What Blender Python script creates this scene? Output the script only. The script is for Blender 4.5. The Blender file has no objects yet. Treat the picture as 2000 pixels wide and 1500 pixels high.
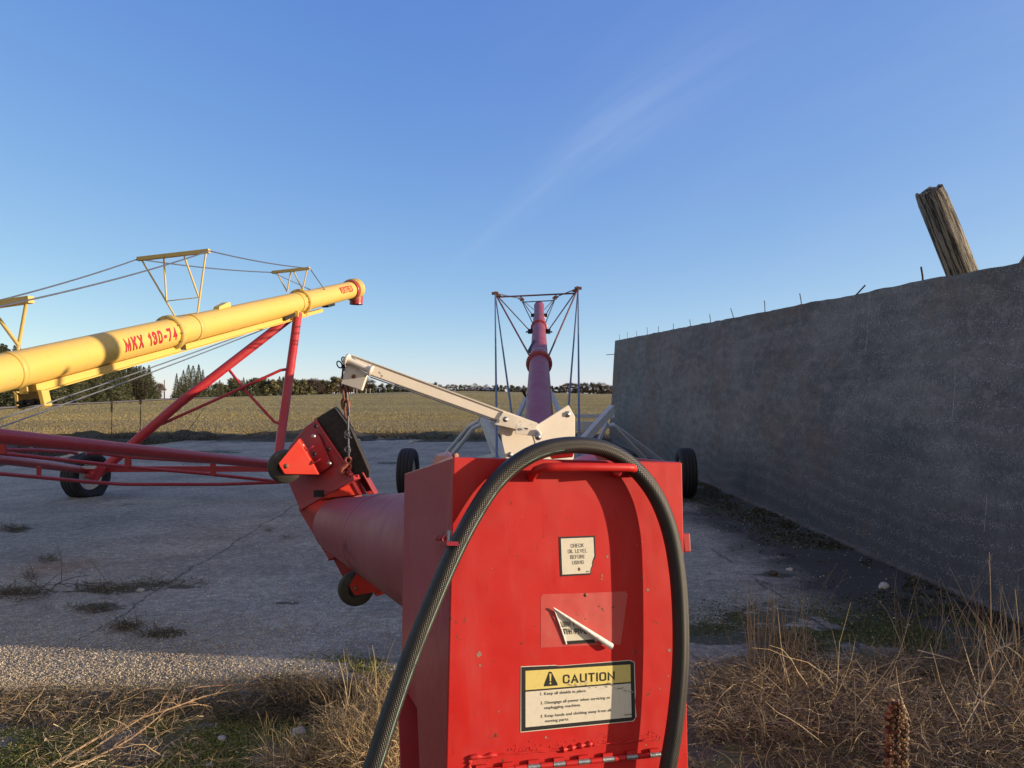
import bpy, bmesh, math, random
from mathutils import Vector, Matrix, noise
import numpy as np
R = math.radians
SC = bpy.context.scene
COL = SC.collection

# ---------------------------------------------------------------- camera, sky, sun
CAMZ = 1.5
PITCH = math.atan(25 / 1500)
cam_d = bpy.data.cameras.new('camera'); cam = bpy.data.objects.new('camera', cam_d); COL.objects.link(cam)
cam_d.sensor_width = 36; cam_d.lens = 27; cam_d.clip_start = 0.05; cam_d.clip_end = 9000
cam.location = (0, 0, CAMZ); cam.rotation_euler = (R(90) + PITCH, 0, 0)
SC.camera = cam
SUN_AZ = R(82.5)       # measured from straight behind the camera towards the right
SUN_EL = R(7.9)
sdir = Vector((math.sin(SUN_AZ) * math.cos(SUN_EL), -math.cos(SUN_AZ) * math.cos(SUN_EL), math.sin(SUN_EL)))
w = bpy.data.worlds.new('World'); SC.world = w; w.use_nodes = True
nt = w.node_tree; nt.nodes.clear()
wo = nt.nodes.new('ShaderNodeOutputWorld'); bg = nt.nodes.new('ShaderNodeBackground')
sky = nt.nodes.new('ShaderNodeTexSky'); sky.sky_type = 'NISHITA'; sky.sun_disc = False
sky.sun_elevation = SUN_EL; sky.sun_rotation = math.atan2(sdir.x, sdir.y)
sky.air_density = 0.6; sky.dust_density = 0.3; sky.ozone_density = 3.0; sky.altitude = 200
bg.inputs['Strength'].default_value = 0.15
# thin cirrus streak, a patch of the sky dome
tc = nt.nodes.new('ShaderNodeTexCoord')
def wdot(vec):
    n = nt.nodes.new('ShaderNodeVectorMath'); n.operation = 'DOT_PRODUCT'; n.inputs[1].default_value = vec
    nt.links.new(tc.outputs['Generated'], n.inputs[0]); return n.outputs['Value']
def wmath(op, a, b=None, c=None):
    n = nt.nodes.new('ShaderNodeMath'); n.operation = op
    for i, v in enumerate((a, b, c)):
        if v is None: continue
        if isinstance(v, (int, float)): n.inputs[i].default_value = v
        else: nt.links.new(v, n.inputs[i])
    return n.outputs[0]
def skydir(px, py):
    v = Vector(((px - 1000) / 1500, 1, (750 - py) / 1500)); c, s = math.cos(PITCH), math.sin(PITCH)
    return Vector((v.x, v.y * c - v.z * s, v.y * s + v.z * c)).normalized()
sa, sb = skydir(930, 440), skydir(1480, 60)
cen = ((sa + sb) / 2).normalized(); axs = (sb - sa).normalized(); nrm = cen.cross(axs).normalized()
al = wdot(axs); ac = wdot(nrm)
al = wmath('SUBTRACT', al, cen.dot(axs))
bend = wmath('MULTIPLY', wmath('MULTIPLY', al, al), -0.35)
ac2 = wmath('ADD', ac, bend)
cmb = nt.nodes.new('ShaderNodeCombineXYZ'); nt.links.new(wmath('MULTIPLY', al, 3.5), cmb.inputs[0]); nt.links.new(wmath('MULTIPLY', ac2, 48.0), cmb.inputs[1])
nz = nt.nodes.new('ShaderNodeTexNoise'); nz.inputs['Scale'].default_value = 1.0; nz.inputs['Detail'].default_value = 6; nz.inputs['Distortion'].default_value = 0.4
nt.links.new(cmb.outputs[0], nz.inputs['Vector'])
nzl = nt.nodes.new('ShaderNodeTexNoise'); nzl.inputs['Scale'].default_value = 3.0; nzl.inputs['Detail'].default_value = 5
nt.links.new(tc.outputs['Generated'], nzl.inputs['Vector'])
wid = wmath('MULTIPLY_ADD', wmath('ADD', al, 0.22), 0.13, 0.016)
fall = wmath('SUBTRACT', 1.0, wmath('DIVIDE', wmath('ABSOLUTE', wmath('ADD', ac2, wmath('MULTIPLY_ADD', nzl.outputs['Fac'], 0.05, -0.025))), wid)); fall = wmath('MAXIMUM', fall, 0.0)
fend = wmath('MAXIMUM', wmath('SUBTRACT', 1.0, wmath('MULTIPLY', wmath('ABSOLUTE', al), 3.6)), 0.0)
m1 = wmath('MULTIPLY', wmath('MULTIPLY', fall, fend), wmath('MULTIPLY_ADD', nz.outputs['Fac'], 1.6, -0.35)); m1 = wmath('MULTIPLY', wmath('MAXIMUM', m1, 0.0), 0.25)
cm2 = nt.nodes.new('ShaderNodeCombineXYZ'); nt.links.new(wmath('MULTIPLY', al, 1.6), cm2.inputs[0]); nt.links.new(wmath('MULTIPLY', ac2, 9.0), cm2.inputs[1]); nb = nt.nodes.new('ShaderNodeTexNoise'); nb.inputs['Scale'].default_value = 1.3; nb.inputs['Detail'].default_value = 9; nb.inputs['Roughness'].default_value = .6; nt.links.new(cm2.outputs[0], nb.inputs['Vector'])
m2 = wmath('MULTIPLY', wmath('MAXIMUM', wmath('MULTIPLY_ADD', nb.outputs['Fac'], 3.0, -1.35), 0.0), wmath('MINIMUM', wmath('MAXIMUM', wmath('MULTIPLY_ADD', wdot((1, 0, .35)), .9, .12), 0.02), 1.0)); m1 = wmath('MINIMUM', wmath('ADD', wmath('ADD', m1, wmath('MULTIPLY', m2, .10)), wmath('MAXIMUM', wmath('MULTIPLY_ADD', wdot((1, 0, .15)), .10, .01), 0.0)), .6)
mixc = nt.nodes.new('ShaderNodeMix'); mixc.data_type = 'RGBA'
nt.links.new(m1, mixc.inputs['Factor']);  mixc.inputs['B'].default_value = (2.9, 3.3, 4.1, 1)
EXPO = 0.7
ssep = nt.nodes.new('ShaderNodeSeparateColor'); scmb = nt.nodes.new('ShaderNodeCombineColor'); nt.links.new(sky.outputs[0], ssep.inputs[0])
for i_, (k_, p_) in enumerate(((.372, .93), (.338, .74), (.575, .28))):      # white balance of the clear winter sky
    nt.links.new(wmath('MULTIPLY', wmath('POWER', ssep.outputs[i_], p_), k_ / .15 / 2 ** EXPO), scmb.inputs[i_])
sky_fill = nt.nodes.new('ShaderNodeMix'); sky_fill.data_type = 'RGBA'      # warm fill added to the unseen sky behind the viewer to lift ambient light
vn = nt.nodes.new('ShaderNodeTexNoise'); vn.inputs['Scale'].default_value = 2.2; vn.inputs['Detail'].default_value = 6; nt.links.new(tc.outputs['Generated'], vn.inputs['Vector'])
vf = wmath('MULTIPLY_ADD', wdot((0, -1, 0.55)), 1.15, -.10); vf = wmath('MULTIPLY', wmath('MINIMUM', wmath('MAXIMUM', vf, 0.0), 1.0), wmath('MULTIPLY_ADD', vn.outputs['Fac'], .4, .65))
nt.links.new(wmath('MINIMUM', vf, 1.0), sky_fill.inputs['Factor']); nt.links.new(scmb.outputs[0], sky_fill.inputs['A']); sky_fill.inputs['B'].default_value = (.50 / .15 / 2 ** EXPO, .43 / .15 / 2 ** EXPO, .36 / .15 / 2 ** EXPO, 1)
nt.links.new(sky_fill.outputs['Result'], mixc.inputs['A'])
nt.links.new(mixc.outputs['Result'], bg.inputs['Color']); nt.links.new(bg.outputs[0], wo.inputs['Surface'])
sl = bpy.data.lights.new('sun', 'SUN'); sl.energy = 3.8; sl.angle = R(0.5); sl.color = (1.0, 0.80, 0.57)
so = bpy.data.objects.new('sun', sl); COL.objects.link(so); so.rotation_euler = (-sdir).to_track_quat('-Z', 'Y').to_euler()
SC.view_settings.view_transform = 'Standard'; SC.view_settings.look = 'None'; SC.view_settings.exposure = EXPO; SC.view_settings.gamma = 1

# ---------------------------------------------------------------- helpers
def P(px, py, d):
    """real point that stands d metres ahead of the camera in the direction of photo pixel px, py"""
    v = Vector(((px - 1000) / 1500, 1, (750 - py) / 1500)); c, s = math.cos(PITCH), math.sin(PITCH)
    v = Vector((v.x, v.y * c - v.z * s, v.y * s + v.z * c))
    return Vector((0, 0, CAMZ)) + v * (d / v.y)
def G(px, py, z=0.0):
    v = P(px, py, 1) - Vector((0, 0, CAMZ)); return Vector((0, 0, CAMZ)) + v * ((z - CAMZ) / v.z)
def tag(o, label=None, cat=None, group=None, kind=None):
    if label: o['label'] = label
    if cat: o['category'] = cat
    if group: o['group'] = group
    if kind: o['kind'] = kind
    return o
def empty(name, loc, label, cat, group=None):
    o = bpy.data.objects.new(name, None); COL.objects.link(o); o.location = loc; o.empty_display_size = 0.2
    return tag(o, label, cat, group)

class MB:
    def __init__(s): s.v = []; s.f = []; s.m = []; s.uv = []; s.sm = []
    def add(s, vs, fs, mi=0, uvs=None, smooth=False):
        b = len(s.v); s.v += [tuple(x) for x in vs]
        for k, f in enumerate(fs):
            s.f.append(tuple(b + i for i in f)); s.m.append(mi); s.sm.append(smooth)
            s.uv.append(uvs[k] if uvs else None)
        return s
    def quad(s, a, b, c, d, mi=0): return s.add([a, b, c, d], [(0, 1, 2, 3)], mi)
    def prism(s, pts, vec, mi=0):
        """polygon extruded by a vector"""
        n = len(pts); vec = Vector(vec); pts = [Vector(p) for p in pts]
        vs = pts + [p + vec for p in pts]
        fs = [tuple(range(n - 1, -1, -1)), tuple(range(n, 2 * n))] + [(i, (i + 1) % n, (i + 1) % n + n, i + n) for i in range(n)]
        return s.add(vs, fs, mi)
    def box(s, c, size, rot=None, mi=0):
        c = Vector(c); h = Vector(size) / 2; M = rot.to_matrix() if hasattr(rot, 'to_matrix') else (rot or Matrix.Identity(3))
        pts = [c + M @ Vector((x * h.x, y * h.y, z * h.z)) for z in (-1, 1) for x, y in ((-1, -1), (1, -1), (1, 1), (-1, 1))]
        return s.add(pts, [(3, 2, 1, 0), (4, 5, 6, 7), (0, 1, 5, 4), (1, 2, 6, 5), (2, 3, 7, 6), (3, 0, 4, 7)], mi)
    def bar(s, a, b, wd, ht, up=(0, 0, 1), mi=0):
        """rectangular bar from a to b"""
        a, b = Vector(a), Vector(b); x = (b - a); L = x.length; x.normalize(); z = Vector(up); y = z.cross(x).normalized(); z = x.cross(y).normalized()
        M = Matrix((x, y, z)).transposed(); return s.box((a + b) / 2, (L, wd, ht), M, mi)
    def tube(s, path, r, n=12, mi=0, cap=True, hollow=False):
        path = [Vector(p) for p in path]; k = len(path)
        rs = r if isinstance(r, (list, tuple)) else [r] * k
        prev = None; rings = []; L = 0; Ls = []
        for i, p in enumerate(path):
            t = (path[min(i + 1, k - 1)] - path[max(i - 1, 0)]).normalized()
            if prev is None:
                u = Vector((0, 0, 1)).cross(t)
                if u.length < .05: u = Vector((1, 0, 0)).cross(t)
                u.normalize()
            else: u = (prev - t * prev.dot(t)).normalized()
            prev = u; vv = t.cross(u)
            if i: L += (p - path[i - 1]).length
            Ls.append(L)
            rings.append([p + (u * math.cos(2 * math.pi * j / n) + vv * math.sin(2 * math.pi * j / n)) * rs[i] for j in range(n)])
        vs = [q for rg in rings for q in rg]; fs = []; uv = []
        for i in range(k - 1):
            for j in range(n):
                j2 = (j + 1) % n; fs.append((i * n + j, i * n + j2, (i + 1) * n + j2, (i + 1) * n + j))
                uv.append([(j / n, Ls[i]), ((j + 1) / n, Ls[i]), ((j + 1) / n, Ls[i + 1]), (j / n, Ls[i + 1])])
        s.add(vs, fs, mi, uv, True)
        if cap and not hollow:
            s.add(rings[0], [tuple(range(n - 1, -1, -1))], mi); s.add(rings[-1], [tuple(range(n))], mi)
        return s
    def lathe(s, c, axis, prof, n=32, mi=0):
        """profile [(along axis, radius)] turned about an axis"""
        c = Vector(c); t = Vector(axis).normalized(); u = Vector((0, 0, 1)).cross(t)
        if u.length < .05: u = Vector((1, 0, 0))
        u.normalize(); v = t.cross(u); vs = []
        for a, r in prof:
            vs += [c + t * a + (u * math.cos(2 * math.pi * j / n) + v * math.sin(2 * math.pi * j / n)) * max(r, 1e-4) for j in range(n)]
        fs = [(i * n + j, i * n + (j + 1) % n, (i + 1) * n + (j + 1) % n, (i + 1) * n + j) for i in range(len(prof) - 1) for j in range(n)]
        return s.add(vs, fs, mi, None, True)
    def torus(s, c, axis, R_, r, n=24, m=8, mi=0, sx=1.0, arc=(0, 2 * math.pi), xdir=None):
        c = Vector(c); t = Vector(axis).normalized(); u = Vector(xdir) if xdir else Vector((0, 0, 1)).cross(t)
        if u.length < .05: u = Vector((1, 0, 0))
        u = (u - t * u.dot(t)).normalized(); v = t.cross(u)
        pts = [c + u * math.cos(a) * R_ * sx + v * math.sin(a) * R_ for a in np.linspace(arc[0], arc[1], n + 1)]
        return s.tube(pts, r, m, mi, cap=arc != (0, 2 * math.pi))
    def build(s, name, mats, parent=None, bevel=0, auto=True):
        me = bpy.data.meshes.new(name); me.from_pydata(s.v, [], s.f)
        mats = mats if isinstance(mats, (list, tuple)) else [mats]
        for m in mats: me.materials.append(m)
        me.polygons.foreach_set('material_index', s.m); me.polygons.foreach_set('use_smooth', s.sm)
        if any(u is not None for u in s.uv):
            l = me.uv_layers.new(name='uv'); i = 0
            for f, u in zip(s.f, s.uv):
                for k in range(len(f)):
                    if u: l.data[i].uv = u[k]
                    i += 1
        me.validate(); me.update()
        o = bpy.data.objects.new(name, me); COL.objects.link(o)
        if parent:
            o.parent = parent; o.matrix_parent_inverse = Matrix.Translation(-wloc(parent))
        if bevel:
            b = o.modifiers.new('bevel', 'BEVEL'); b.width = bevel; b.segments = 2; b.limit_method = 'ANGLE'; b.angle_limit = R(40)
            b.harden_normals = False
        return o
def wloc(o):
    return Vector((0, 0, 0)) if o.parent else o.location.copy()

# ---------------------------------------------------------------- materials
def mk(name):
    m = bpy.data.materials.new(name); m.use_nodes = True; t = m.node_tree; b = t.nodes['Principled BSDF']; return m, t, b
class N:
    def __init__(s, t): s.t = t; s.c = t.nodes.new('ShaderNodeTexCoord').outputs['Object']
    def n(s, ty, **k):
        nd = s.t.nodes.new(ty)
        for a, v in k.items():
            if a in nd.inputs: s.set(nd.inputs[a], v)
            else: setattr(nd, a, v)
        return nd
    def set(s, inp, v):
        if isinstance(v, bpy.types.NodeSocket): s.t.links.new(v, inp)
        else: inp.default_value = v
    def noise(s, scale, detail=4, rough=.55, vec=None, out='Fac', dist=0):
        nd = s.n('ShaderNodeTexNoise', Scale=scale, Detail=detail, Roughness=rough, Distortion=dist); s.t.links.new(vec or s.c, nd.inputs['Vector']); return nd.outputs[out]
    def vor(s, scale, feature='F1', out='Distance', vec=None, rnd=1.0):
        nd = s.n('ShaderNodeTexVoronoi'); nd.feature = feature; nd.inputs['Scale'].default_value = scale; nd.inputs['Randomness'].default_value = rnd; s.t.links.new(vec or s.c, nd.inputs['Vector']); return nd.outputs[out]
    def ramp(s, fac, stops, interp='LINEAR'):
        nd = s.n('ShaderNodeValToRGB'); cr = nd.color_ramp; cr.interpolation = interp
        while len(cr.elements) < len(stops): cr.elements.new(.5)
        for e, (p, c) in zip(cr.elements, stops): e.position = p; e.color = (c, c, c, 1) if isinstance(c, (int, float)) else (*c, 1)
        s.t.links.new(fac, nd.inputs[0]); return nd.outputs[0]
    def mix(s, fac, a, b, mode='MIX'):
        nd = s.n('ShaderNodeMix'); nd.data_type = 'RGBA'; nd.blend_type = mode
        s.set(nd.inputs['Factor'], fac)
        for k, v in (('A', a), ('B', b)):
            i = [x for x in nd.inputs if x.name == k and x.type == 'RGBA'][0]; s.set(i, v if isinstance(v, bpy.types.NodeSocket) else (*v, 1))
        return [x for x in nd.outputs if x.type == 'RGBA'][0]
    def m(s, op, a, b=0.0, c=0.0):
        nd = s.n('ShaderNodeMath'); nd.operation = op; s.set(nd.inputs[0], a); s.set(nd.inputs[1], b); s.set(nd.inputs[2], c); return nd.outputs[0]
    def scl(s, v):
        nd = s.n('ShaderNodeVectorMath'); nd.operation = 'MULTIPLY'; s.t.links.new(s.c, nd.inputs[0]); nd.inputs[1].default_value = v; return nd.outputs[0]
    def sep(s):
        nd = s.n('ShaderNodeSeparateXYZ'); s.t.links.new(s.c, nd.inputs[0]); return nd.outputs
    def bump(s, h, strength=.3, dist=.01, prev=None):
        nd = s.n('ShaderNodeBump', Strength=strength, Distance=dist); s.t.links.new(h, nd.inputs['Height'])
        if prev: s.t.links.new(prev, nd.inputs['Normal'])
        return nd.outputs[0]
def paint(name, col, rough=.35, dirt=(.30, .24, .17), damt=.25, rust=.0, sc=1.0, coat=.0, fade=.12, wav=.15, streak=0.0):
    m, t, b = mk(name); n = N(t)
    big = n.noise(2.2 * sc, 4); f = n.noise(14 * sc, 5, .65)
    faded = tuple(min(1, c * .78 + .10) for c in col)
    c = n.mix(n.ramp(big, [(.3, 0.0), (.75, fade * 4)]), col, faded)
    c = n.mix(n.m('MULTIPLY', n.ramp(f, [(.48, 0.0), (.78, 1.0)]), damt), c, dirt)
    if streak:
        c = n.mix(n.m('MULTIPLY', n.ramp(n.noise(1, 5, .65, vec=n.scl((26, 26, 2.0))), [(.5, 0.0), (.8, 1.0)]), streak * 3), c, tuple(min(1, q * .8 + .09) for q in col))
        c = n.mix(n.m('MULTIPLY', n.ramp(n.noise(1, 3, .6, vec=n.scl((150, 150, 9))), [(.66, 0.0), (.72, 1.0)]), streak * 3), c, tuple(q * .5 for q in col))
    if rust:
        r1 = n.noise(38 * sc, 6, .7); r2 = n.noise(6 * sc, 3)
        k = n.ramp(n.m('MULTIPLY', r1, n.m('ADD', r2, .5)), [(.74 - rust * .16, 0.0), (.77 - rust * .16, 1.0)])
        c = n.mix(k, c, (.10, .045, .025))
    t.links.new(c, b.inputs['Base Color'])
    rr = n.m('MULTIPLY_ADD', f, .35, rough - .12); t.links.new(rr, b.inputs['Roughness'])
    if coat: b.inputs['Coat Weight'].default_value = coat; b.inputs['Coat Roughness'].default_value = .12
    bp = n.bump(n.noise(5 * sc, 2), wav, .02); bp = n.bump(n.noise(220 * sc, 2), .05, .001, bp); t.links.new(bp, b.inputs['Normal'])
    return m
def plain(name, col, rough=.6, metal=0., var=.3, sc=20, bump=.2):
    m, t, b = mk(name); n = N(t); f = n.noise(sc, 5, .6)
    lo = tuple(c * (1 - var) for c in col); hi = tuple(min(1, c * (1 + var)) for c in col)
    t.links.new(n.ramp(f, [(.25, lo), (.75, hi)]), b.inputs['Base Color']); b.inputs['Roughness'].default_value = rough; b.inputs['Metallic'].default_value = metal
    t.links.new(n.bump(f, bump, .01), b.inputs['Normal']); return m
def attrmat(name, rough=.8, transl=0.):
    m, t, b = mk(name); a = t.nodes.new('ShaderNodeVertexColor'); a.layer_name = 'Col'
    t.links.new(a.outputs[0], b.inputs['Base Color']); b.inputs['Roughness'].default_value = rough
    b.inputs['Specular IOR Level'].default_value = .25
    if transl: b.inputs['Subsurface Weight'].default_value = 0
    return m
M = {}
M['red'] = paint('red_paint', (.46, .012, .022), .38, rust=.10, damt=.08, fade=.10, coat=.12)
M['red_face'] = paint('red_face_paint', (.53, .009, .007), .46, rust=.22, damt=.10, dirt=(.30, .12, .09), sc=1.6, fade=.03, coat=.0, wav=.22, streak=.10)
M['red_face'].node_tree.nodes['Principled BSDF'].inputs['Specular IOR Level'].default_value = .32
M['red_old'] = paint('weathered_red_paint', (.38, .022, .028), .36, rust=.08, damt=.08, dirt=(.20, .12, .12), fade=.05, coat=.15)
M['red_dark'] = paint('dark_shaded_red_paint', (.34, .014, .020), .40, rust=.05, damt=.12, fade=.05, coat=.1)  # dark red; on hopper body and tube flanges its darkness stands in for shade
M['tube_red'] = paint('oxidised_red_paint', (.27, .022, .030), .46, rust=.05, damt=.15, dirt=(.16, .10, .10), fade=.12)
M['bridge'] = paint('dull_maroon_paint', (.13, .035, .045), .5, damt=.2)
M['orange_red'] = paint('bright_red_paint', (.68, .035, .015), .45, rust=.0, damt=.06, fade=.04)
M['yellow'] = paint('yellow_paint', (.72, .485, .105), .40, rust=.10, damt=.26, dirt=(.42, .32, .18), fade=.08, sc=.8)
M['yellow_pale'] = paint('pale_yellow_paint', (.70, .50, .13), .5, rust=.05, damt=.3)
M['cream'] = paint('cream_paint', (.76, .71, .61), .5, rust=.14, damt=.12, dirt=(.35, .29, .22), fade=.05)
M['grey_frame'] = paint('grey_white_paint', (.50, .54, .56), .45, rust=.1, damt=.3, dirt=(.2, .2, .2))
M['tyre'] = plain('tyre_rubber', (.016, .017, .02), .75, 0, .5, 30, .3)
M['wheel_rubber'] = plain('caster_rubber', (.06, .055, .045), .7, 0, .4, 40, .3)
M['rubber'] = plain('black_rubber_belting', (.034, .028, .019), .8, 0, .55, 60, .6)
M['steel'] = plain('galvanized_steel', (.35, .36, .37), .4, .8, .3, 60, .2)
M['cable'] = plain('steel_cable', (.12, .13, .16), .5, .4, .3, 50, .2)
M['rust'] = plain('rusty_steel', (.20, .085, .05), .75, .1, .5, 60, .6)
M['rebar'] = plain('rebar_steel', (.05, .045, .04), .8, .1, .4, 60, .4)
M['black'] = plain('black_steel', (.012, .012, .014), .5, .2, .3, 40, .2)
M['bolt'] = plain('rusty_bolt', (.26, .13, .08), .6, .3, .4, 80, .4)
M['white_paint'] = plain('white_rim_paint', (.55, .53, .48), .5, 0, .2, 20, .1)
M['ink'] = plain('decal_black', (.018, .018, .02), .45, 0, .2, 200, .02)
M['ink_red'] = plain('lettering_red', (.50, .02, .03), .45, 0, .2, 20, .02)
M['text_edge'] = plain('lettering_edge', (.10, .02, .03), .5, 0, .1, 20, .02)
def decal_mat(name, col):
    m, t, b = mk(name); n = N(t)
    c = n.mix(n.ramp(n.noise(120, 5, .7), [(.5, 0.0), (.8, .55)]), col, tuple(x * .72 for x in col)); c = n.mix(n.ramp(n.noise(420, 4, .7), [(.66, 0.0), (.72, .8)]), c, (.25, .2, .16))
    t.links.new(c, b.inputs['Base Color']); b.inputs['Roughness'].default_value = .38; return m
M['decal_white'] = decal_mat('decal_white', (.72, .68, .56)); M['decal_yellow'] = decal_mat('decal_yellow', (.74, .62, .20))
M['paper'] = plain('peeled_vinyl_back', (.80, .78, .74), .3, 0, .08, 150, .3)
M['faded_red'] = paint('faded_red_patch', (.55, .040, .032), .45, rust=.3, damt=.25, dirt=(.45, .18, .13), sc=3, fade=.12)

def hose_mat():
    m, t, b = mk('braided_hose_rubber'); n = N(t); uv = t.nodes.new('ShaderNodeUVMap').outputs[0]
    s = t.nodes.new('ShaderNodeSeparateXYZ'); t.links.new(uv, s.inputs[0]); u, v = s.outputs[0], s.outputs[1]
    a = n.m('MULTIPLY', u, 2 * math.pi * 22); c = n.m('MULTIPLY', v, 2 * math.pi * 190)
    w1 = n.m('SINE', n.m('ADD', a, c)); w2 = n.m('SINE', n.m('SUBTRACT', a, c)); h = n.m('MAXIMUM', w1, w2)
    f = n.noise(60, 5, .6); f2 = n.noise(9, 3)
    col = n.ramp(n.m('MULTIPLY_ADD', h, .05, n.m('MULTIPLY', f, .9)), [(.2, (.007, .007, .008)), (.75, (.026, .024, .020))])
    col = n.mix(n.ramp(f2, [(.45, 0.0), (.7, .6)]), col, (.036, .032, .025))
    st = n.m('MULTIPLY', n.m('GREATER_THAN', u, .515), n.m('LESS_THAN', u, .533)); st = n.m('MULTIPLY', st, n.m('LESS_THAN', v, .62))
    col = n.mix(n.m('MULTIPLY', st, n.ramp(n.noise(40, 3), [(.4, .4), (.5, 1.0)])), col, (.16, .34, .28))
    t.links.new(col, b.inputs['Base Color']); b.inputs['Roughness'].default_value = .42
    t.links.new(n.bump(h, .40, .0008), b.inputs['Normal']); return m
M['hose'] = hose_mat()

def concrete_pad():
    m, t, b = mk('aged_concrete_pad'); n = N(t); x, y, z = n.sep()[:3]
    big = n.noise(.35, 5, .6); mid = n.noise(2.5, 6, .6); fine = n.noise(45, 4, .7)
    base = n.ramp(mid, [(.3, (.23, .22, .175)), (.7, (.38, .355, .285))])
    base = n.mix(n.ramp(big, [(.35, 0.0), (.65, .6)]), base, (.22, .212, .178))
    v = n.vor(70, 'F1', 'Distance'); vc = n.vor(70, 'F1', 'Color'); hs = n.n('ShaderNodeSeparateColor'); t.links.new(vc, hs.inputs[0])
    agg = n.m('MULTIPLY', n.ramp(v, [(.30, 1.0), (.5, 0.0)]), n.ramp(hs.outputs[0], [(.30, 0.0), (.6, .9)]))
    base = n.mix(agg, base, n.ramp(hs.outputs[1], [(.1, (.09, .09, .085)), (.35, (.22, .21, .18)), (.6, (.50, .47, .40)), (.9, (.78, .74, .64))]))
    v2 = n.vor(38, 'F1', 'Distance'); v2c = n.vor(38, 'F1', 'Color'); h2 = n.n('ShaderNodeSeparateColor'); t.links.new(v2c, h2.inputs[0])
    ag2 = n.m('MULTIPLY', n.ramp(v2, [(.22, 1.0), (.34, 0.0)]), n.ramp(h2.outputs[0], [(.72, 0.0), (.8, .9)]))
    base = n.mix(ag2, base, (.50, .47, .43))
    # expansion joints and wandering cracks
    stn = n.ramp(n.noise(.9, 7, .7, dist=.5), [(.42, 0.0), (.62, .75)]); base = n.mix(stn, base, (.15, .14, .12)); base = n.mix(n.ramp(n.noise(1.7, 7, .75), [(.58, 0.0), (.70, .6)]), base, (.46, .43, .37))
    gr = n.noise(13, 8, .85); base = n.mix(n.ramp(gr, [(.52, 0.0), (.64, .75)]), base, (.52, .49, .42)); base = n.mix(n.ramp(gr, [(.36, .75), (.48, 0.0)]), base, (.11, .105, .095))
    jit = n.m('MULTIPLY_ADD', n.noise(1.6, 4), .16, -.08); j2 = n.m('MULTIPLY_ADD', n.noise(9, 4), .06, -.03); jj = n.m('ADD', jit, j2)
    def line(ax, ay, c0, wd):
        dd = n.m('ABSOLUTE', n.m('ADD', n.m('ADD', n.m('MULTIPLY', x, ax), n.m('MULTIPLY_ADD', y, ay, -c0)), jj)); return n.ramp(n.m('DIVIDE', dd, wd), [(.35, 1.0), (1.0, 0.0)])
    def thru(a, c, wd):
        d = (c - a); nn = Vector((d.y, -d.x, 0)).normalized(); return line(nn.x, nn.y, nn.x * a.x + nn.y * a.y, wd)
    cr = thru(G(720, 900), G(380, 1110), .011)
    for L in (thru(G(0, 1040), G(560, 1060), .010), thru(G(1400, 1080), G(1560, 1190), .015), thru(G(420, 1478), G(600, 1462), .018)): cr = n.m('MAXIMUM', cr, n.m('MULTIPLY', L, n.ramp(n.noise(.9, 2), [(.42, 0.0), (.5, 1.0)])))
    base = n.mix(n.m('MULTIPLY', cr, .6), base, (.03, .028, .024))
    # darker band along the wall foot and moss growing on the neglected near part
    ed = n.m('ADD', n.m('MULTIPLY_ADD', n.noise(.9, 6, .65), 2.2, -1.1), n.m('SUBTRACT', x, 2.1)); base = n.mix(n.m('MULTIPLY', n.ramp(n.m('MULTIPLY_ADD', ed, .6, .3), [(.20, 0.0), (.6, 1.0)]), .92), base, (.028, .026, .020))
    near = n.m('SUBTRACT', 3.85, n.m('SUBTRACT', y, n.m('MULTIPLY', n.m('MAXIMUM', x, 0.0), .42)))
    nearf = n.m('ADD', near, n.m('MULTIPLY_ADD', n.noise(1.7, 6, .7), 2.6, -1.3))
    soilf = n.ramp(n.m('MULTIPLY_ADD', nearf, .5, .25), [(.25, 0.0), (.6, .92)])
    soil = n.ramp(n.noise(30, 6, .7), [(.25, (.018, .014, .009)), (.55, (.075, .055, .035)), (.8, (.17, .13, .08))])
    base = n.mix(soilf, base, soil)
    mossf = n.m('MULTIPLY', n.ramp(n.noise(2.1, 6, .7), [(.50, 0.0), (.60, 1.0)]), n.ramp(n.m('MULTIPLY_ADD', nearf, .5, .35), [(.25, 0.0), (.7, .95)]))
    moss = n.ramp(n.noise(75, 5, .7), [(.3, (.035, .045, .010)), (.7, (.15, .17, .035))])
    base = n.mix(mossf, base, moss)
    em = None; jx = n.m('ADD', n.m('MULTIPLY_ADD', n.noise(2.6, 6, .75, dist=.5), 3.6, -2.0), n.m('MULTIPLY_ADD', n.noise(18, 4, .7), 1.2, -.6))
    for (qx, qy, rx_, ry_) in ((275, 1150, 115, 13), (190, 1186, 60, 12), (250, 1224, 34, 11), (325, 1240, 50, 9), (40, 1160, 90, 13), (35, 1036, 36, 8), (1500, 1205, 150, 26), (1720, 1235, 190, 36), (1400, 1240, 90, 30), (1470, 1000, 110, 16), (1590, 1060, 130, 22), (1520, 1125, 60, 8), (400, 884, 80, 6), (640, 868, 60, 5), (870, 852, 90, 5), (470, 860, 120, 6), (120, 905, 90, 7), (760, 905, 30, 3), (560, 1180, 60, 4)):
        c_ = G(qx, qy); cx_, cy_ = c_.x, c_.y; ax_ = rx_ * cy_ / 1500; ay_ = cy_ - 2250 / (2250 / cy_ + ry_)
        d_ = n.m('ADD', n.m('POWER', n.m('DIVIDE', n.m('SUBTRACT', x, cx_), ax_), 2.0), n.m('POWER', n.m('DIVIDE', n.m('SUBTRACT', y, cy_), ay_), 2.0)); e_ = n.m('SUBTRACT', n.m('ADD', 1.0, jx), n.m('POWER', d_, .5)); em = e_ if em is None else n.m('MAXIMUM', em, e_)
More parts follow.
